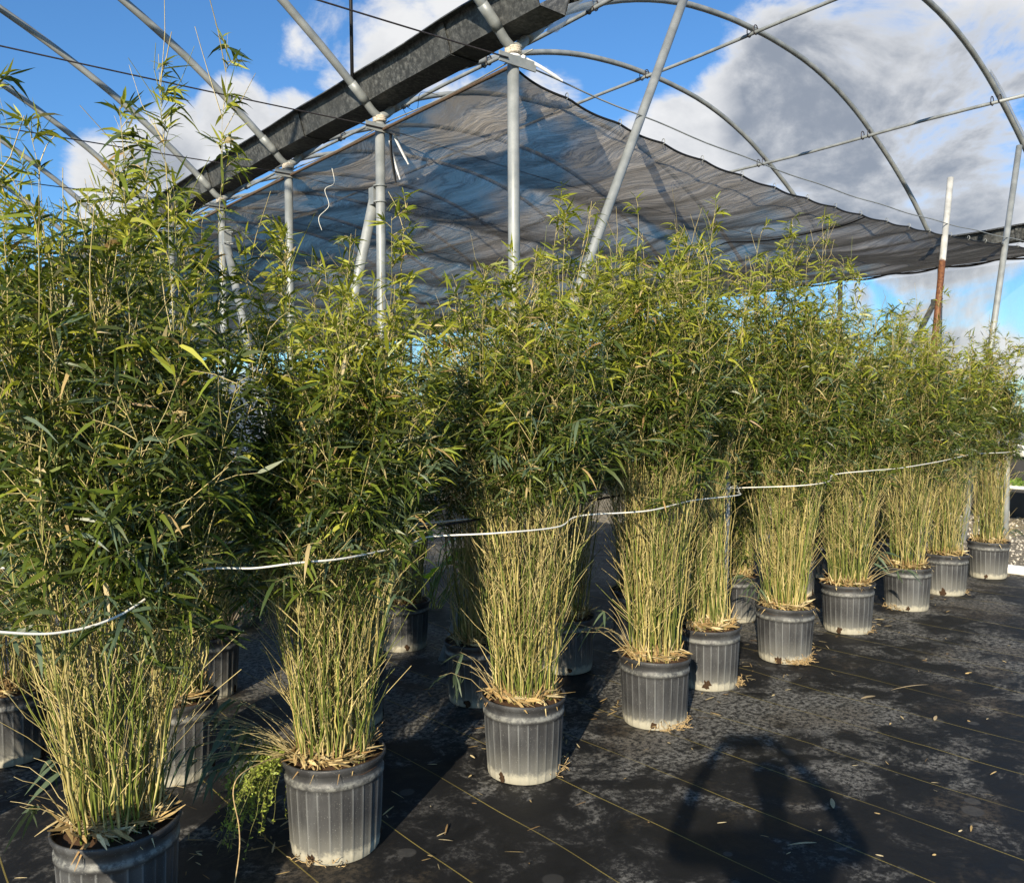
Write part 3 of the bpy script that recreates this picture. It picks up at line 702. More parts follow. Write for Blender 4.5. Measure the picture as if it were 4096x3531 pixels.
def make_mulch(parent, seed, n=330):
    rg = np.random.default_rng(seed + 900)
    m_ = MB()
    ph = np.linspace(0, 2 * np.pi, 30, endpoint=False); V = [(0, 0, .352)]; tri = []
    for k, (r, z) in enumerate(((.06, .348), (.12, .334), (.187, .312))):
        V += [(r * math.cos(a), r * math.sin(a), z + rg.normal(0, .004)) for a in ph]
    for i in range(30):
        j = (i + 1) % 30; tri.append((0, 1 + i, 1 + j))
    q = [(1 + k * 30 + i, 31 + k * 30 + i, 31 + k * 30 + (i + 1) % 30, 1 + k * 30 + (i + 1) % 30) for k in range(2) for i in range(30)]
    m_.add(V, q, tri, (.07, .04, .022))
    r = .158 * np.sqrt(rg.random(n)); a = rg.uniform(0, 6.28, n)
    b = np.stack([r * np.cos(a), r * np.sin(a), .335 + .035 * (1 - (r / .19) ** 2) + rg.uniform(0, .022, n)], 1)
    az = rg.uniform(0, 6.28, n); el = rg.normal(.03, .15, n)
    out_ = (r > .11)[:, None]; az = np.where(out_[:, 0], a + 1.57 + rg.normal(0, .5, n), az)
    d = np.stack([np.cos(az) * np.cos(el), np.sin(az) * np.cos(el), np.sin(el)], 1)
    col = STRAW[rg.integers(0, 5, n)] * rg.uniform(.55, 1.15, (n, 1))
    L = rg.uniform(.03, .11, n)
    b2 = b.copy()
    m_.leaves(b2, d, L, rg.uniform(.005, .017, n), rg.uniform(-.15, .35, n), col, .5, rg, (0, .25, .6, 1), (.5, 1, .9, .2))
    # a few blades spilling over the rim
    n2 = 9; a = rg.uniform(0, 6.28, n2); b = np.stack([.165 * np.cos(a), .165 * np.sin(a), np.full(n2, .345)], 1)
    d = np.stack([np.cos(a + rg.normal(0, .6, n2)), np.sin(a + rg.normal(0, .6, n2)), rg.uniform(-.05, .35, n2)], 1)
    m_.leaves(b, d, rg.uniform(.04, .07, n2), rg.uniform(.004, .008, n2), rg.uniform(.3, .9, n2), STRAW[rg.integers(0, 5, n2)], .5, rg, (0, .25, .6, 1), (.5, 1, .9, .2))
    # upright sheaths round the cane bases
    n3 = 120; a = rg.uniform(0, 6.28, n3); r = .14 * np.sqrt(rg.random(n3))
    b = np.stack([r * np.cos(a), r * np.sin(a), np.full(n3, .335)], 1)
    d = np.stack([.45 * np.cos(a) + rg.normal(0, .3, n3), .45 * np.sin(a) + rg.normal(0, .3, n3), np.full(n3, 1.)], 1)
    m_.leaves(b, d, rg.uniform(.05, .15, n3), rg.uniform(.005, .012, n3), rg.uniform(-.1, .3, n3), STRAW[rg.integers(0, 5, n3)] * .9, .8, rg, (0, .25, .6, 1), (.8, 1, .7, .1))
    o = m_.build('leaf_litter', M['straw'], parent); o.location = (0, 0, .026); return o

def make_bamboo(parent, seed, n=70, top=2.2, fs=1.15, r1=.27, rf=.36, yel=.35, blue=.12, shoots=(), dens=1.0, lsize=1.0, lean=(0, 0), low=None, straw=.28, twigs=9, tall=.45):
    rg = np.random.default_rng(seed)
    m_ = MB(); lf = MB()
    n = int(n * 1.75)
    shoots = list(shoots) + [top + .02 + tall * rg.random() ** 1.3 for _ in range(9)]
    n1 = n + len(shoots)
    th = rg.uniform(0, 2 * np.pi, n1); u = np.sqrt(rg.random(n1)); r0 = .135 * u
    hz = top - .31
    h = hz * np.clip(rg.normal(.80, .15, n1), .38, 1.05)
    if len(shoots): h[-len(shoots):] = [q_ - .31 for q_ in shoots]
    Mx = 18; s = np.linspace(0, 1, Mx)
    Z = .31 + h[:, None] * s[None]
    # radius grows with height, outer canes lean most
    zr = np.clip((Z - .31) / (fs + .1 - .31), 0, 2.2)
    out = r0[:, None] + (r1 * u * 1.0 - r0)[:, None] * np.clip(zr, 0, 1) ** 1.05 + (rf * .55 * u)[:, None] * np.clip(zr - 1, 0, 2) * .28
    th2 = th + rg.normal(0, .55, n1)
    bend = rg.normal(0, .05, (n1, 2))
    X = out * np.cos(th[:, None] * (1 - s) + th2[:, None] * s) + bend[:, :1] * s ** 2 * 2 + lean[0] * s ** 1.5
    Y = out * np.sin(th[:, None] * (1 - s) + th2[:, None] * s) + bend[:, 1:] * s ** 2 * 2 + lean[1] * s ** 1.5
    wob = .005
    P = np.stack([X + rg.normal(0, wob, X.shape), Y + rg.normal(0, wob, X.shape), Z], -1)
    rad = (.0017 + .0024 * rg.random(n1) ** 1.4)[:, None] * (1 - .70 * s[None])
    isst = rg.random(n1) < straw
    gcol = np.where(isst[:, None], np.array([.34, .28, .085]), np.array([.125, .155, .026])) * rg.uniform(.5, 1.3, (n1, 1))
    col = np.repeat(gcol[:, None], Mx, 1)
    sheath = rg.random((n1, Mx)) < .22
    col = np.where(sheath[..., None], np.array([.46, .385, .16]) * rg.uniform(.7, 1.2, (n1, 1, 1)), col)
    rad = rad * np.where(sheath, 1.22, 1)
    # weathered tops are straw coloured
    col = np.where((s[None, :, None] > .85), np.array([.34, .28, .11]), col)
    m_.vtubes(P, rad, 5, col)
    def at(i, t):
        k = np.clip((t * (Mx - 1)).astype(int), 0, Mx - 2); f = (t * (Mx - 1) - k)[:, None]
        return P[i, k] * (1 - f) + P[i, k + 1] * f
    # bare side twigs
    nt_ = n1 * twigs
    i = rg.integers(0, n1, nt_); t = rg.uniform(.10, .97, nt_); b = at(i, t)
    az = rg.uniform(0, 6.28, nt_); el = rg.uniform(.75, 1.35, nt_); L = rg.uniform(.08, .34, nt_)
    d = np.stack([np.cos(az) * np.cos(el), np.sin(az) * np.cos(el), np.sin(el)], 1)
    e = b + d * L[:, None]; mid = b + d * L[:, None] * .5 + rg.normal(0, .006, (nt_, 3)); 
    tip = e + rg.normal(0, .012, (nt_, 3))
    tr = np.repeat((.0010 + .0011 * rg.random(nt_))[:, None], 3, 1) * np.array([1.1, 1, .7])
    tc = np.where((rg.random(nt_) < .7)[:, None], np.array([.50, .40, .17]), np.array([.20, .22, .05])) * rg.uniform(.6, 1.25, (nt_, 1))
    m_.vtubes(np.stack([b, mid, tip], 1), tr, 3, np.repeat(tc[:, None], 3, 1))
    # leafy branchlets
    nb = int(n1 * 13.5 * dens)
    i = rg.integers(0, n1, nb)
    ztop = P[i, -1, 2]; z0 = fs - .22 + .50 * rg.random(n1)[i]
    zz = z0 + (ztop + .03 - z0) * rg.beta(1.45, 1.1, nb)
    if len(shoots):
        ns = 20 * len(shoots); si = n1 - 1 - rg.integers(0, len(shoots), ns)
        i = np.concatenate([i, si]); nb += ns
        zz = np.concatenate([zz, fs + (P[si, -1, 2] - fs) * rg.uniform(.35, 1.0, ns)])
    ok = P[i, -1, 2] > zz - .05; i, zz = i[ok], zz[ok]; nb = len(i)
    t = np.clip((zz - .31) / h[i], 0, .995); b = at(i, t)
    hf = np.clip((zz - fs) / (top - fs), 0, 1.2)
    ra = np.arctan2(b[:, 1], b[:, 0]); az = ra + rg.normal(0, 1.1, nb); el = rg.uniform(.15, 1.05, nb) + .25 * hf
    L = rg.uniform(.05, .19, nb) * (1.05 - .45 * np.clip(hf, 0, 1)) * np.where(i >= n, .75, 1)
    d = np.stack([np.cos(az) * np.cos(el), np.sin(az) * np.cos(el), np.sin(el)], 1)
    mid = b + d * L[:, None] * .5; e = b + d * L[:, None]; e[:, 2] -= .12 * L
    tcol = np.where((rg.random(nb) < .6)[:, None], np.array([.50, .41, .18]), np.array([.20, .22, .05]))
    m_.vtubes(np.stack([b, mid, e], 1), np.repeat(np.array([[.0016, .0014, .0009]]), nb, 0), 3, np.repeat(tcol[:, None], 3, 1))
    # leaves: alternate along the outer part of each branchlet, plus a terminal one
    K = 7
    tt = np.linspace(.30, 1.0, K)[None] + rg.normal(0, .03, (nb, K)); tt = np.clip(tt, .1, 1)
    keep = rg.random((nb, K)) < .86
    base = np.where(tt[..., None] < .5, b[:, None] + (mid - b)[:, None] * (tt[..., None] * 2), mid[:, None] + (e - mid)[:, None] * (tt[..., None] * 2 - 1))
    sidev = unit(np.cross(d, np.array([0, 0, 1.])) + 1e-6); upv = np.cross(sidev, d)
    ph = rg.uniform(-.8, .8, nb)[:, None]
    pl = sidev * np.cos(ph) + upv * np.sin(ph)
    sgn = np.where(np.arange(K) % 2 == 0, 1., -1.)[None] * np.where(np.arange(K) == K - 1, .15, 1.)[None]
    ld = d[:, None] * rg.uniform(.55, 1.0, (nb, K, 1)) + pl[:, None] * sgn[..., None] * rg.uniform(.5, 1.1, (nb, K, 1)) + rg.normal(0, .18, (nb, K, 3))
    ld[..., 2] -= .22
    LL = rg.uniform(.040, .105, (nb, K)) * lsize * np.where(i >= n, .85, 1)[:, None]
    WW = LL * rg.uniform(.10, .165, (nb, K))
    DR = rg.uniform(-.12, .8, (nb, K))
    # young growth at the top is yellow-green, old leaves below dark, a few blue-grey or dry
    py_ = np.clip(yel * (.12 + 1.45 * np.clip(hf, 0, 1) ** 1.7), 0, .95)
    lc = GREENS[rg.integers(0, 4, (nb, K))] * rg.uniform(.75, 1.35, (nb, K, 1))
    isy = rg.random((nb, 1)) * .7 + rg.random((nb, K)) * .3 < py_[:, None]
    lc = np.where(isy[..., None], YEL[rg.integers(0, 3, (nb, K))] * rg.uniform(.7, 1.2, (nb, K, 1)), lc)
    isb = rg.random((nb, 1)) < blue * (1 - np.clip(hf, 0, 1))[:, None]
    lc = np.where(np.broadcast_to(isb, (nb, K))[..., None], BLU[rg.integers(0, 2, (nb, K))], lc)
    isd = rg.random((nb, K)) < .025
    lc = np.where(isd[..., None], STRAW[rg.integers(0, 5, (nb, K))] * .9, lc)
    kk = keep.ravel()
    lf.leaves(base.reshape(-1, 3)[kk], ld.reshape(-1, 3)[kk], LL.ravel()[kk], WW.ravel()[kk], DR.ravel()[kk], lc.reshape(-1, 3)[kk], .75, rg)
    # arching low canes with drooping grey-green leaves
    if low:
        for (laz, nlow, ln) in low:
            for k in range(nlow):
                a = laz + rg.normal(0, .35); l = ln * rg.uniform(.55, 1.1); e0 = rg.uniform(.3, 1.0) if nlow > 30 else rg.uniform(.75, 1.25)
                p0 = np.array([.12 * math.cos(a), .12 * math.sin(a), .34]); tt_ = np.linspace(0, 1, 7)[:, None]
                dd = np.array([math.cos(a) * math.cos(e0), math.sin(a) * math.cos(e0), math.sin(e0)])
                pts = p0 + dd * l * tt_; pts[:, 2] -= .35 * l * tt_[:, 0] ** 2.2; pts += rg.normal(0, .004, pts.shape)
                m_.vtubes(pts[None], np.linspace(.0018, .0008, 7)[None], 4, np.tile(np.array([.40, .32, .15]) * rg.uniform(.8, 1.2), (1, 7, 1)))
                if k % 5 == 0:
                    nl = 7; f = rg.uniform(.55, 1, nl); bb = np.stack([np.interp(f, tt_[:, 0], pts[:, c]) for c in range(3)], 1)
                    da = a + rg.normal(0, .9, nl); d3 = np.stack([np.cos(da), np.sin(da), rg.uniform(-.9, .1, nl)], 1)
                    LL2 = rg.uniform(.08, .14, nl)
                    lf.leaves(bb, d3, LL2, LL2 * .15, rg.uniform(.2, .6, nl), BLU[rg.integers(0, 2, nl)] * rg.uniform(.7, 1.1, (nl, 1)), .6, rg)
    m_.build('canes', M['culm'], parent)
    lf.build('foliage', M['leaf'], parent)

def roots(parent, az, n, seed, spread=.10, r0=.172):
    rg = np.random.default_rng(seed); m_ = MB()
    for k in range(n):
        a = az + rg.normal(0, .45); p = [np.array([r0 * math.cos(a), r0 * math.sin(a), rg.uniform(.006, .03)])]
        d = rg.normal(0, 1, 3) * .4 + np.array([math.cos(a), math.sin(a), .1])
        for j in range(5):
            d = d * .6 + rg.normal(0, .6, 3); q_ = p[-1] + unit(d) * rg.uniform(.006, .02) * spread * 10
            q_[2] = min(max(q_[2], .007), .09); p.append(q_)
        m_.tube(p, .0016, 4, cap=False)
    m_.build('root_tuft', M['root'], parent)

LEFT = math.atan2(.64, -.77)
GRP = 'potted bamboos of the front row'
front = [
 # x, y, label, params, roots
 (.764, 2.937, 'nearest potted bamboo, tall and dark leaved, at the lower left edge', dict(n=86, top=2.3, fs=1.0, r1=.28, rf=.31, yel=.45, blue=.25, shoots=(2.62, 2.98, 2.5, 2.45, 2.55, 2.4), dens=.95, lsize=1.12, low=[(LEFT, 8, .4)]), None),
 (1.574, 2.976, 'potted bamboo with a trailing green weed over the left side of its pot', dict(n=92, top=2.0, fs=1.08, r1=.24, rf=.33, yel=.55, blue=.25, shoots=(2.2, 2.12, 2.25), low=[(LEFT, 46, .55)]), (3.9, 14)),
 (2.591, 3.023, 'potted bamboo in the fluted pot standing alone at the centre front', dict(n=88, top=2.2, fs=1.36, r1=.27, rf=.36, yel=.55, blue=.3, shoots=(2.3, 2.25), low=[(LEFT, 8, .45)], lean=(.03, -.02)), (-.55, 40)),
 (3.573, 3.064, 'potted bamboo with heaped straw, left of the thin grey stake', dict(n=84, top=2.36, fs=1.46, r1=.25, rf=.36, yel=.6, shoots=(2.5, 2.45), low=[(LEFT, 10, .5)]), (4.6, 60)),
 (4.323, 3.268, 'potted bamboo with a curly root tuft beside its pot, against the thin grey stake', dict(n=60, top=2.45, fs=1.42, r1=.13, rf=.34, yel=.55, shoots=(2.75, 2.8), lean=(-.03, .02)), (-.5, 60)),
 (5.173, 3.272, 'tall potted bamboo ringed by pale roots, right of the thin grey stake', dict(n=80, top=2.52, fs=1.2, r1=.26, rf=.40, yel=.55, shoots=(3.0, 2.9, 2.85, 2.8), dens=1.1, low=[(LEFT, 6, .4)]), (4.4, 110)),
 (6.223, 3.387, 'potted bamboo, fourth from the far right end of the front row', dict(n=78, top=2.42, fs=1.22, r1=.25, rf=.38, yel=.6, shoots=(2.85, 2.75), low=[(-.6, 12, .45)]), (-1.2, 14)),
 (7.318, 3.442, 'potted bamboo, third from the far right end of the front row', dict(n=70, top=2.24, fs=1.26, r1=.23, rf=.34, yel=.6, shoots=(2.5,), low=[(LEFT, 8, .4)]), (2.8, 24)),
 (8.204, 3.50, 'potted bamboo half hidden behind its neighbour, second from the far right end', dict(n=66, top=2.16, fs=1.22, r1=.25, rf=.38, yel=.45, shoots=(2.36,)), (-.4, 30)),
 (9.344, 3.565, 'narrow potted bamboo at the far right end beside the gravel', dict(n=62, top=2.2, fs=1.3, r1=.15, rf=.36, yel=.55, shoots=(2.42, 2.36, 2.3), low=[(-.7, 16, .5)]), (-.6, 8)),
]
fobjs = []
for k, (x, y, lab, kw, rt) in enumerate(front):
    e_ = empty('potted_bamboo', (x, y, 0.003), lab, 'potted bamboo', GRP)
    make_pot(e_, 10 + k); make_mulch(e_, 10 + k, 420 if k < 6 else 300); make_bamboo(e_, 100 + k, **kw)
    if rt: roots(e_, rt[0], rt[1], 40 + k)
    fobjs.append(e_)
# prototypes for the rows behind: their own shapes, then copies
protos = []
for k in range(4):
    e_ = empty('potted_bamboo', (0, 0, .003), 'x', 'potted bamboo', 'potted bamboos of the back rows')
    make_pot(e_, 60 + k); make_mulch(e_, 60 + k, 220)
    make_bamboo(e_, 300 + k, n=62, top=(2.25, 2.2, 2.5, 2.25)[k], fs=(1.1, 1.2, 1.15, 1.05)[k], r1=.25, rf=.40, yel=.5, shoots=((2.5,), (2.4, 2.5), (2.65,), (2.4,))[k], straw=.4)
    protos.append(e_)
back = [
 (.771, 4.822, 'potted bamboo at the left edge of the view, its pot stained pale at the foot'),
 (3.05, 3.973, 'potted bamboo in shade, peeping out left behind the centre front pot'),
 (3.873, 4.087, 'potted bamboo in shade, right behind the centre front pot'),
 (3.34, 5.25, 'dark potted bamboo farther back, in the gap right of the weedy pot'),
 (4.833, 4.317, 'potted bamboo behind the one with heaped straw'),
 (7.119, 4.405, 'potted bamboo showing a strip of pot right of the root-ringed bamboo'),
 (8.121, 4.656, 'potted bamboo in deep shade behind the fourth from the right end'),
 (8.95, 4.50, 'potted bamboo in deep shade behind the third from the right end'),
 (2.30, 4.15, 'potted bamboo hidden low down behind the weedy pot'),
 (.02, 3.95, 'potted bamboo at the far left with only its leaves in view'),
 (4.95, 5.45, 'potted bamboo of the third row behind the heaped-straw bamboo'),
 (6.10, 5.25, 'potted bamboo of the third row behind the root-ringed bamboo'),
 (7.15, 5.6, 'potted bamboo of the third row behind the strip of pot'),
 (8.4, 5.9, 'potted bamboo of the third row toward the far right'),
]
for k, (x, y, lab) in enumerate(back):
    o = protos[k] if k < 4 else copy_tree(protos[(k * 3 + 1) % 4])
    o.location = (x, y, .003); o.rotation_euler = (0, 0, (k * 2.4) % 6.28); s_ = (.95, .97, .96, .93, 1.0, 1.03, 1.0, .97, .95, 1.02, 1.0, 1.05, 1.03, 1.0)[k]
    o.scale = (1, 1, s_); o['label'] = lab
e_ = empty('potted_bamboo', (1.327, 4.074, .003), 'tall potted bamboo in shade right behind the nearest bamboo', 'potted bamboo', 'potted bamboos of the back rows')
make_pot(e_, 82); make_mulch(e_, 82, 300); make_bamboo(e_, 482, n=44, top=2.0, fs=1.25, r1=.17, rf=.2, yel=.9, blue=.1, shoots=(2.6, 2.5, 2.4), dens=.55)
# two odd ones: a short leafy bamboo and a small dry one
e_ = empty('potted_bamboo', (5.87, 4.185, .003), 'short potted bamboo with bright leaves down to the pot, right of the thin grey stake', 'potted bamboo', 'potted bamboos of the back rows')
make_pot(e_, 80); make_mulch(e_, 80, 200); make_bamboo(e_, 480, n=46, top=2.2, fs=.55, r1=.17, rf=.3, yel=1.3, blue=0, dens=.9, straw=.3)
e_ = empty('potted_bamboo', (1.865, 5.135, .003), 'small potted bamboo in the shaded gap left of the weedy pot', 'potted bamboo', 'potted bamboos of the back rows')
make_pot(e_, 81); make_mulch(e_, 81, 200); make_bamboo(e_, 481, n=40, top=1.35, fs=.8, r1=.18, rf=.3, yel=.2, blue=.3, dens=.5)

# trailing weed rooted in the second pot
rg = np.random.default_rng(5); m_ = MB(); lf = MB()
wx, wy = 1.574 + .165 * math.cos(LEFT), 2.976 + .165 * math.sin(LEFT)
for k in range(120):
    a = LEFT + rg.normal(-.1, .6); l = rg.uniform(.10, .30); dr = rg.uniform(.05, .30)
    t_ = np.linspace(0, 1, 12); s0 = rg.uniform(-.05, .05)
    px_ = s0 * -math.sin(LEFT) + l * t_ ** .7 * math.cos(a); py_ = s0 * math.cos(LEFT) + l * t_ ** .7 * math.sin(a)
    pz = .345 + .05 * np.sin(t_ * 3.14) * rg.uniform(.2, 1.2) - dr * t_ ** 1.8
    P = np.stack([px_, py_, pz], 1) + rg.normal(0, .004, (12, 3))
    m_.tube(P, np.linspace(.0016, .0007, 12), 4, (.22, .22, .06), False)
    nl = 34; f = rg.uniform(.12, 1, nl); bb = np.stack([np.interp(f, t_, P[:, c]) for c in range(3)], 1)
    d_ = rg.normal(0, 1, (nl, 3)); L_ = rg.uniform(.008, .018, nl)
    lf.leaves(bb, d_, L_, L_ * .55, 0 * L_, np.array([.34, .40, .07]) * rg.uniform(.6, 1.25, (nl, 1)), 1, rg, (0, .5, 1), (.3, 1, .2))
we = empty('trailing_weed', (wx, wy, .003), 'fine yellow-green trailing weed hanging over the rim of a pot', 'weed')
m_.build('stems', M['weed'], we); lf.build('foliage', M['weed'], we)
# bare vine between the two nearest pots
wire('dry_vine', smooth([(1.42, 3.02, .40), (1.20, 2.92, .42), (1.13, 2.88, .38), (1.14, 2.86, .25), (1.12, 2.82, .16), (1.05, 2.74, .03), (.98, 2.66, .012)], 40), .0022, 'root', 'thin dry vine arching from the weedy pot down to the mat', 'vine')

# ------------------------------------------------------------------ plants farther back
def broadleaf(x, y, h, n, seed, label):
    rg = np.random.default_rng(seed); e_ = empty('broadleaf_plant', (x, y, 0), label, 'plant', 'broad-leaved plants behind the bamboo')
    m_ = MB(); lf = MB()
    for k in range(n):
        a = rg.uniform(0, 6.28); z = h * rg.uniform(.25, .9); l = rg.uniform(.1, .28)
        b = np.array([rg.normal(0, .08), rg.normal(0, .08), 0.]); t_ = np.linspace(0, 1, 6)[:, None]
        P = b + np.array([math.cos(a) * l, math.sin(a) * l, z]) * t_
        m_.tube(P, .006, 5, (.16, .2, .05), False)
        d = np.array([[math.cos(a) * .8, math.sin(a) * .8, rg.uniform(.2, 1.0)]]); L_ = np.array([rg.uniform(.18, .34)])
        lf.leaves(P[-1:], d, L_, L_ * .42, np.array([rg.uniform(.2, .7)]), np.array([[.27, .36, .035]]) * rg.uniform(.7, 1.2), .5, rg, (0, .12, .3, .55, .8, 1), (.15, .7, 1, .95, .55, .05))
    m_.build('stems', M['culm'], e_); lf.build('foliage', M['broad'], e_)
broadleaf(3.15, 7.9, 1.25, 34, 1, 'sunlit yellow-green broad-leaved plant seen in the gap beside the fourth gutter post')
broadleaf(3.75, 8.7, 1.35, 34, 2, 'yellow-green broad-leaved plant just behind the gap, against the fourth gutter post')
broadleaf(5.9, 6.3, 1.35, 30, 3, 'yellow-green broad-leaved plant glimpsed behind the centre bamboos')
broadleaf(4.2, 6.2, .75, 20, 4, 'low broad-leaved plant in the dark between the rows')
def shrub(x, y, h, r, n, seed, label, group, c0=(.035, .075, .02), c1=(.085, .14, .04), L0=.05, kind='bushy_shrub', cat='shrub', trunk=True):
    rg = np.random.default_rng(seed); e_ = empty(kind, (x, y, -.01), label, cat, group)
    m_ = MB(); lf = MB(); nc = 26
    cc = np.stack([rg.normal(0, r * .45, nc), rg.normal(0, r * .45, nc), rg.uniform(.18, .92, nc) * h], 1)
    for k in range(nc):
        m_.tube(smooth([(0, 0, 0), tuple(cc[k] * [.3, .3, .5]), tuple(cc[k])], 6), np.linspace(.02, .004, 6) * max(.6, h), 5, (.12, .09, .06), False)
    i = rg.integers(0, nc, n); b = cc[i] + rg.normal(0, 1, (n, 3)) * np.array([r * .3, r * .3, h * .14]); b[:, 2] = np.abs(b[:, 2]) + .03
    L_ = rg.uniform(.6, 1.4, n) * L0
    f = rg.random((n, 1)) * .6 + (rg.random(nc)[i] * .4)[:, None]
    lf.leaves(b, rg.normal(0, 1, (n, 3)) + [0, 0, .4], L_, L_ * .5, 0 * L_ + .2, np.array(c0) * (1 - f) + np.array(c1) * f, 1., rg, (0, .5, 1), (.3, 1, .15))
    m_.build('stems', M['culm'], e_); lf.build('foliage', M['leaf'], e_)
shrub(2.95, 6.9, .85, .4, 4200, 21, 'fine-leaved green shrub low in the gap left of the weedy bamboo', 'low shrubs behind the bamboo', (.05, .09, .03), (.13, .18, .07), .03)
shrub(2.5, 6.4, .7, .38, 3800, 22, 'fine-leaved green shrub behind the small potted bamboo', 'low shrubs behind the bamboo', (.05, .09, .03), (.12, .17, .07), .03)
hedge = [(21.5, 4.0, 2.0), (22.5, 6.3, 1.7), (20.5, 8.4, 2.1), (22, 11, 1.9), (21, 13.8, 2.0), (20, 17, 2.2), (19, 20, 2.1), (21, 2.0, 1.8)]
hl = ['first', 'second', 'third', 'fourth', 'fifth', 'sixth', 'seventh']
for k, (x, y, h) in enumerate(hedge):
    lab = 'dusty green bush at the right edge, nearest of those beyond the clear screen' if k == 7 else f'dusty green bush beyond the clear screen, {hl[k]} from the right-hand end of the bush row' 
    shrub(x, y, h, 1.5, 4200, 50 + k, lab, 'bushes beyond the side screen', (.05, .08, .035), (.12, .155, .08), .11)
# far end of the house
m_ = MB(); ys = np.linspace(-7, 15, 90); zs = np.linspace(0, 3.3, 8); Y, Z = np.meshgrid(ys, zs)
V = np.stack([Y, .06 * np.sin(Y * 4) + .03 * np.sin(Z * 5 + Y), Z], -1).reshape(-1, 3); i = np.arange(7)[:, None] * 90; j = np.arange(89)[None]
m_.add(V, np.stack([i + j, i + j + 1, i + 91 + j, i + 90 + j], -1).reshape(-1, 4))
o = m_.build('plastic_curtain', M['curtain']); o.location = (0, 31, 0); tag(o, 'pale plastic end curtain far away at the back of the greenhouse', 'curtain')
# far pot and tray by the side skirt
e_ = empty('nursery_pot', (15.9, 5.55, -.02), 'large black fluted pot standing on the gravel at the right edge', 'pot'); p_ = make_pot(e_, 95); e_.scale = (1.25, 1.25, 1.25)
m_ = MB(); m_.tube([(0, 0, .30), (.0, 0, .62)], .03, 10); m_.build('pvc_stub', M['pvc'], e_)
rg = np.random.default_rng(8); te = empty('low_plant', (14.2, 4.85, -.02), 'low light green plant on a stand in front of the black skirt at the right', 'plant')
m_ = MB(); m_.box((-.5, -.5, .58), (.5, .5, .62)); 
for sx in (-.45, .45):
    for sy in (-.45, .45): m_.tube([(sx, sy, 0), (sx, sy, .58)], .02, 8)
m_.build('stand', M['pvc'], te)
m_ = MB(); n = 260; b = np.stack([rg.uniform(-.45, .45, n), rg.uniform(-.45, .45, n), np.full(n, .62)], 1); d = rg.normal(0, 1, (n, 3)); d[:, 2] = np.abs(d[:, 2]) * .6
L_ = rg.uniform(.08, .2, n); m_.leaves(b, d, L_, L_ * .4, 0 * L_ + .3, np.array([.20, .30, .05]) * rg.uniform(.5, 1.2, (n, 1)), .7, rg, (0, .4, 1), (.3, 1, .1)); m_.build('foliage', M['broad'], te)

# ------------------------------------------------------------------ litter on the mat
m_ = MB(); rg = np.random.default_rng(3)
def scatter(cx, cy, sx, sy, n, l0, l1, bright=1.):
    b = np.stack([rg.normal(cx, sx, n), rg.normal(cy, sy, n), np.full(n, .012)], 1); a = rg.uniform(0, 6.28, n)
    d = np.stack([np.cos(a), np.sin(a), rg.normal(.03, .06, n)], 1); L_ = rg.uniform(l0, l1, n)
    m_.leaves(b, d, L_, rg.uniform(.003, .010, n), rg.uniform(0, .1, n), STRAW[rg.integers(0, 5, n)] * bright, .25, rg, (0, .3, .7, 1), (.4, 1, .8, .2))
for (cx, cy, n) in ((.45, 3.1, 90), (.55, 2.75, 160), (1.2, 3.3, 60), (1.7, 3.25, 50), (2.0, 2.75, 10), (2.8, 3.3, 40), (3.7, 3.3, 60), (4.6, 3.4, 70), (5.4, 3.4, 60), (6.5, 3.5, 50), (7.6, 3.5, 50), (1.0, 4.3, 80), (3.2, 4.2, 60)):
    scatter(cx, cy, .18, .16, n, .02, .09, .8)
scatter(3.6, 2.0, 1.6, 1.0, 90, .01, .05)
scatter(5.2, 2.2, 1.8, .8, 70, .01, .05)
tag(m_.build('straw_litter', M['straw']), 'scattered straw and dry leaf bits on the black mat', kind='stuff')
dl = [(3.32, 1.86, .6, 'curled'), (4.85, 2.46, 2.9, 'flat pale'), (4.70, 2.05, .3, 'small'), (2.06, 1.66, 2.2, 'bent'), (3.0, 1.75, 2.6, 'long thin'), (5.3, 2.35, 2.8, 'narrow')]
dt = ['curled dry leaf lying in the photographer shadow on the mat', 'broad tan dry leaf lying on the sunlit mat at the right', 'small pale dry leaf on the mat just right of the shadow', 'bent straw bit on the mat near the bottom centre', 'long thin dry leaf on the mat inside the shadow at its left', 'long narrow dry blade on the mat toward the right edge']
for k, (x, y, a, _) in enumerate(dl):
    m_ = MB(); L_ = np.array([(.10, .12, .09, .10, .12, .30)[k]])
    m_.leaves(np.array([[0, 0, .0]]), np.array([[math.cos(a), math.sin(a), .12]]), L_, L_ * (.2, .28, .2, .1, .12, .06)[k], np.array([.12]), np.array([[.55, .42, .24]]), .2, rg, (0, .15, .35, .6, .85, 1), (.2, .7, 1, .9, .5, .1))
    o = m_.build('dead_leaf', M['straw']); o.location = (x, y, .012); tag(o, dt[k], 'dead leaf', 'dead leaves on the mat')
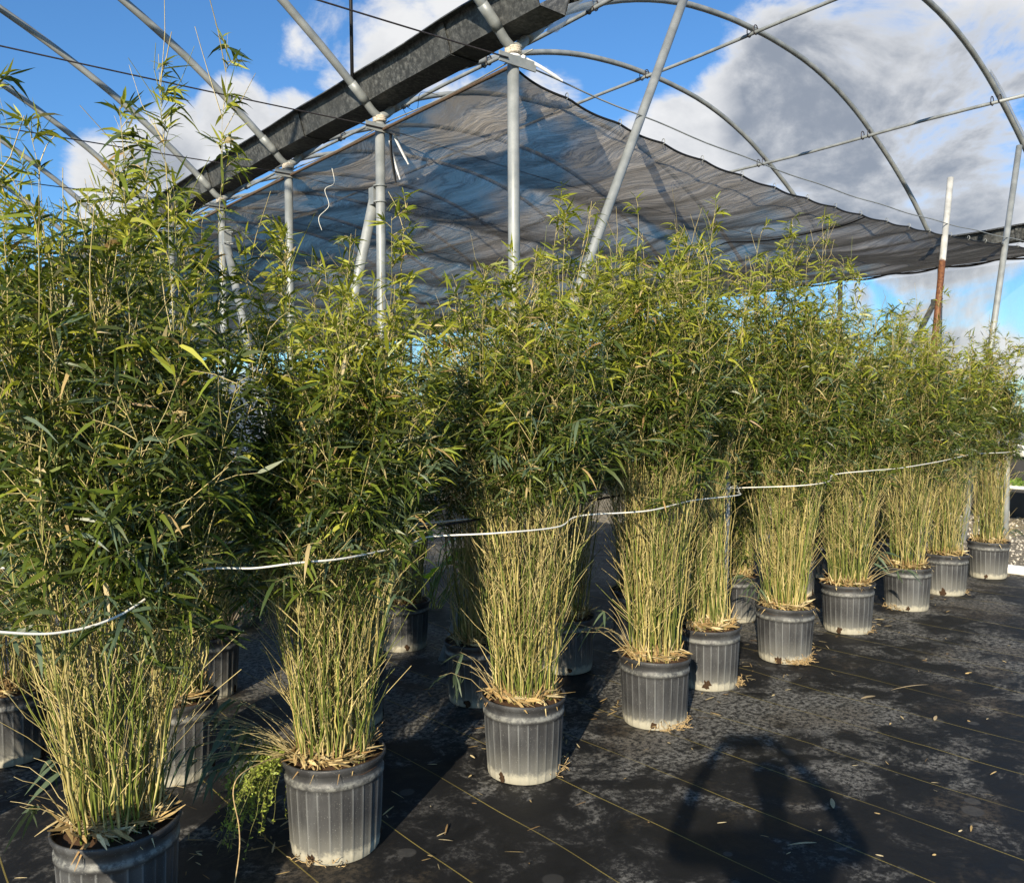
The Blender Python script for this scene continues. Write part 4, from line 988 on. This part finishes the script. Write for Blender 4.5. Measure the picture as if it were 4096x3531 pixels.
# ------------------------------------------------------------------ the photographer, seen only as a shadow on the mat
fv = Vector((.641, .767, 0)).normalized(); rv_ = Vector((.767, -.641, 0)).normalized()
PB = -fv * .40
def W3(r, f, z): return Vector((rv_.x * r + fv.x * f, rv_.y * r + fv.y * f, z))
class Skin:
    def __init__(s): s.v, s.e, s.r = [], [], []
    def add(s, p, r, parent=None):
        s.v.append(p); s.r.append(r)
        if parent is not None: s.e.append((parent, len(s.v) - 1))
        return len(s.v) - 1
    def build(s, name, m, sub=2):
        me = bpy.data.meshes.new(name); me.from_pydata(s.v, s.e, []); me.materials.append(m)
        o = bpy.data.objects.new(name, me); COL.objects.link(o)
        md = o.modifiers.new('skin', 'SKIN'); md.use_smooth_shade = True
        if not me.skin_vertices: 
            bm = __import__('bmesh').new(); bm.from_mesh(me); bm.verts.layers.skin.verify(); bm.to_mesh(me); bm.free()
        for i, d in enumerate(me.skin_vertices[0].data):
            rr = s.r[i]; d.radius = rr if isinstance(rr, tuple) else (rr, rr); d.use_root = (i == 0)
        o.modifiers.new('sub', 'SUBSURF').render_levels = sub
        return o
def skin_cloth():
    m, nt, out = mat('photographer_skin_and_clothes'); g = NT(nt); o = g.obj()
    sp = g.n('ShaderNodeSeparateXYZ'); g.l(o, sp.inputs[0]); z = sp.outputs[2]
    c = g.mix(g.map(z, .94, .945, smooth=False), (.05, .06, .10), (.25, .27, .30))
    c = g.mix(g.map(z, 1.47, 1.475, smooth=False), c, (.48, .30, .21)); c = g.mix(g.map(z, .09, .085, smooth=False), c, (.04, .035, .03))
    p = g.bsdf(c, .7, .3, 0, g.bump(g.noise(o, 60, 4), .2, .01)); g.l(p.outputs[0], out.inputs['Surface']); return m
sk = Skin()
pel = sk.add(W3(0, 0, .97), (.155, .115)); wa = sk.add(W3(0, 0, 1.14), (.135, .105), pel); ch = sk.add(W3(0, .01, 1.33), (.165, .115), wa)
nk0 = sk.add(W3(0, .0, 1.46), (.075, .07), ch); nk = sk.add(W3(0, .02, 1.53), .052, nk0)
hd0 = sk.add(W3(0, .045, 1.595), (.066, .078), nk); hd1 = sk.add(W3(0, .035, 1.67), (.076, .096), hd0); hd2 = sk.add(W3(0, .02, 1.73), (.062, .078), hd1)
sk.add(W3(0, .135, 1.635), .012, hd0)
for sg in (-1, 1):
    sk.add(W3(sg * .082, .02, 1.64), .012, hd1)
    hip = sk.add(W3(sg * .09, 0, .90), .092, pel); kn = sk.add(W3(sg * .115, .02, .50), .058, hip); ca = sk.add(W3(sg * .12, -.01, .34), .055, kn)
    an = sk.add(W3(sg * .125, -.01, .09), .040, ca); he = sk.add(W3(sg * .13, .06, .05), .042, an); sk.add(W3(sg * .145, .17, .03), .032, he)
    sh_ = sk.add(W3(sg * .17, .0, 1.42), .062, ch); el_ = sk.add(W3(sg * .37, .13, 1.36), .045, sh_); fo = sk.add(W3(sg * .27, .27, 1.53), .037, el_)
    wr = sk.add(W3(sg * .155, .365, 1.66), .026, fo); pa = sk.add(W3(sg * .112, .385, 1.69), (.026, .016), wr)
    for q_ in range(4):
        dz = .030 - .019 * q_; ln = (.9, 1.0, .95, .8)[q_]
        a_ = sk.add(W3(sg * .098, .398, 1.69 + dz), .0085, pa); b_ = sk.add(W3(sg * (.098 - .022 * ln), .402, 1.692 + dz), .008, a_); sk.add(W3(sg * (.098 - .034 * ln), .3975, 1.69 + dz), .007, b_)
    t0 = sk.add(W3(sg * .110, .365, 1.665), .010, pa); sk.add(W3(sg * .075, .372, 1.66), .009, t0)
body = sk.build('person', skin_cloth()); body.location = (PB.x, PB.y, .0)
tag(body, 'photographer in shirt and trousers holding up a phone, seen only as a shadow', 'person')
hm = Skin(); a_ = hm.add(W3(0, -.035, 1.60), (.068, .05)); a_ = hm.add(W3(0, -.025, 1.68), (.084, .085), a_); a_ = hm.add(W3(0, .012, 1.752), (.070, .085), a_)
hair = hm.build('hair', plain_mat('dark_hair', (.03, .02, .015), .6, .4, 0, 200, .5)); hair.parent = body
m_ = MB(); c_ = Vector((0, 0, 0)); m_.box((-.075, -.004, -.037), (.075, .004, .037))
ph_ = m_.build('phone', plain_mat('dark_phone_glass', (.02, .02, .022), .2, .5), None, False)
ph_.location = co.location - Vector(F) * .008 - Vector((0, 0, .0)); ph_.rotation_euler = (0, 0, math.atan2(rv_.y, rv_.x)); tag(ph_, 'dark phone held up in both hands by the photographer', 'phone')
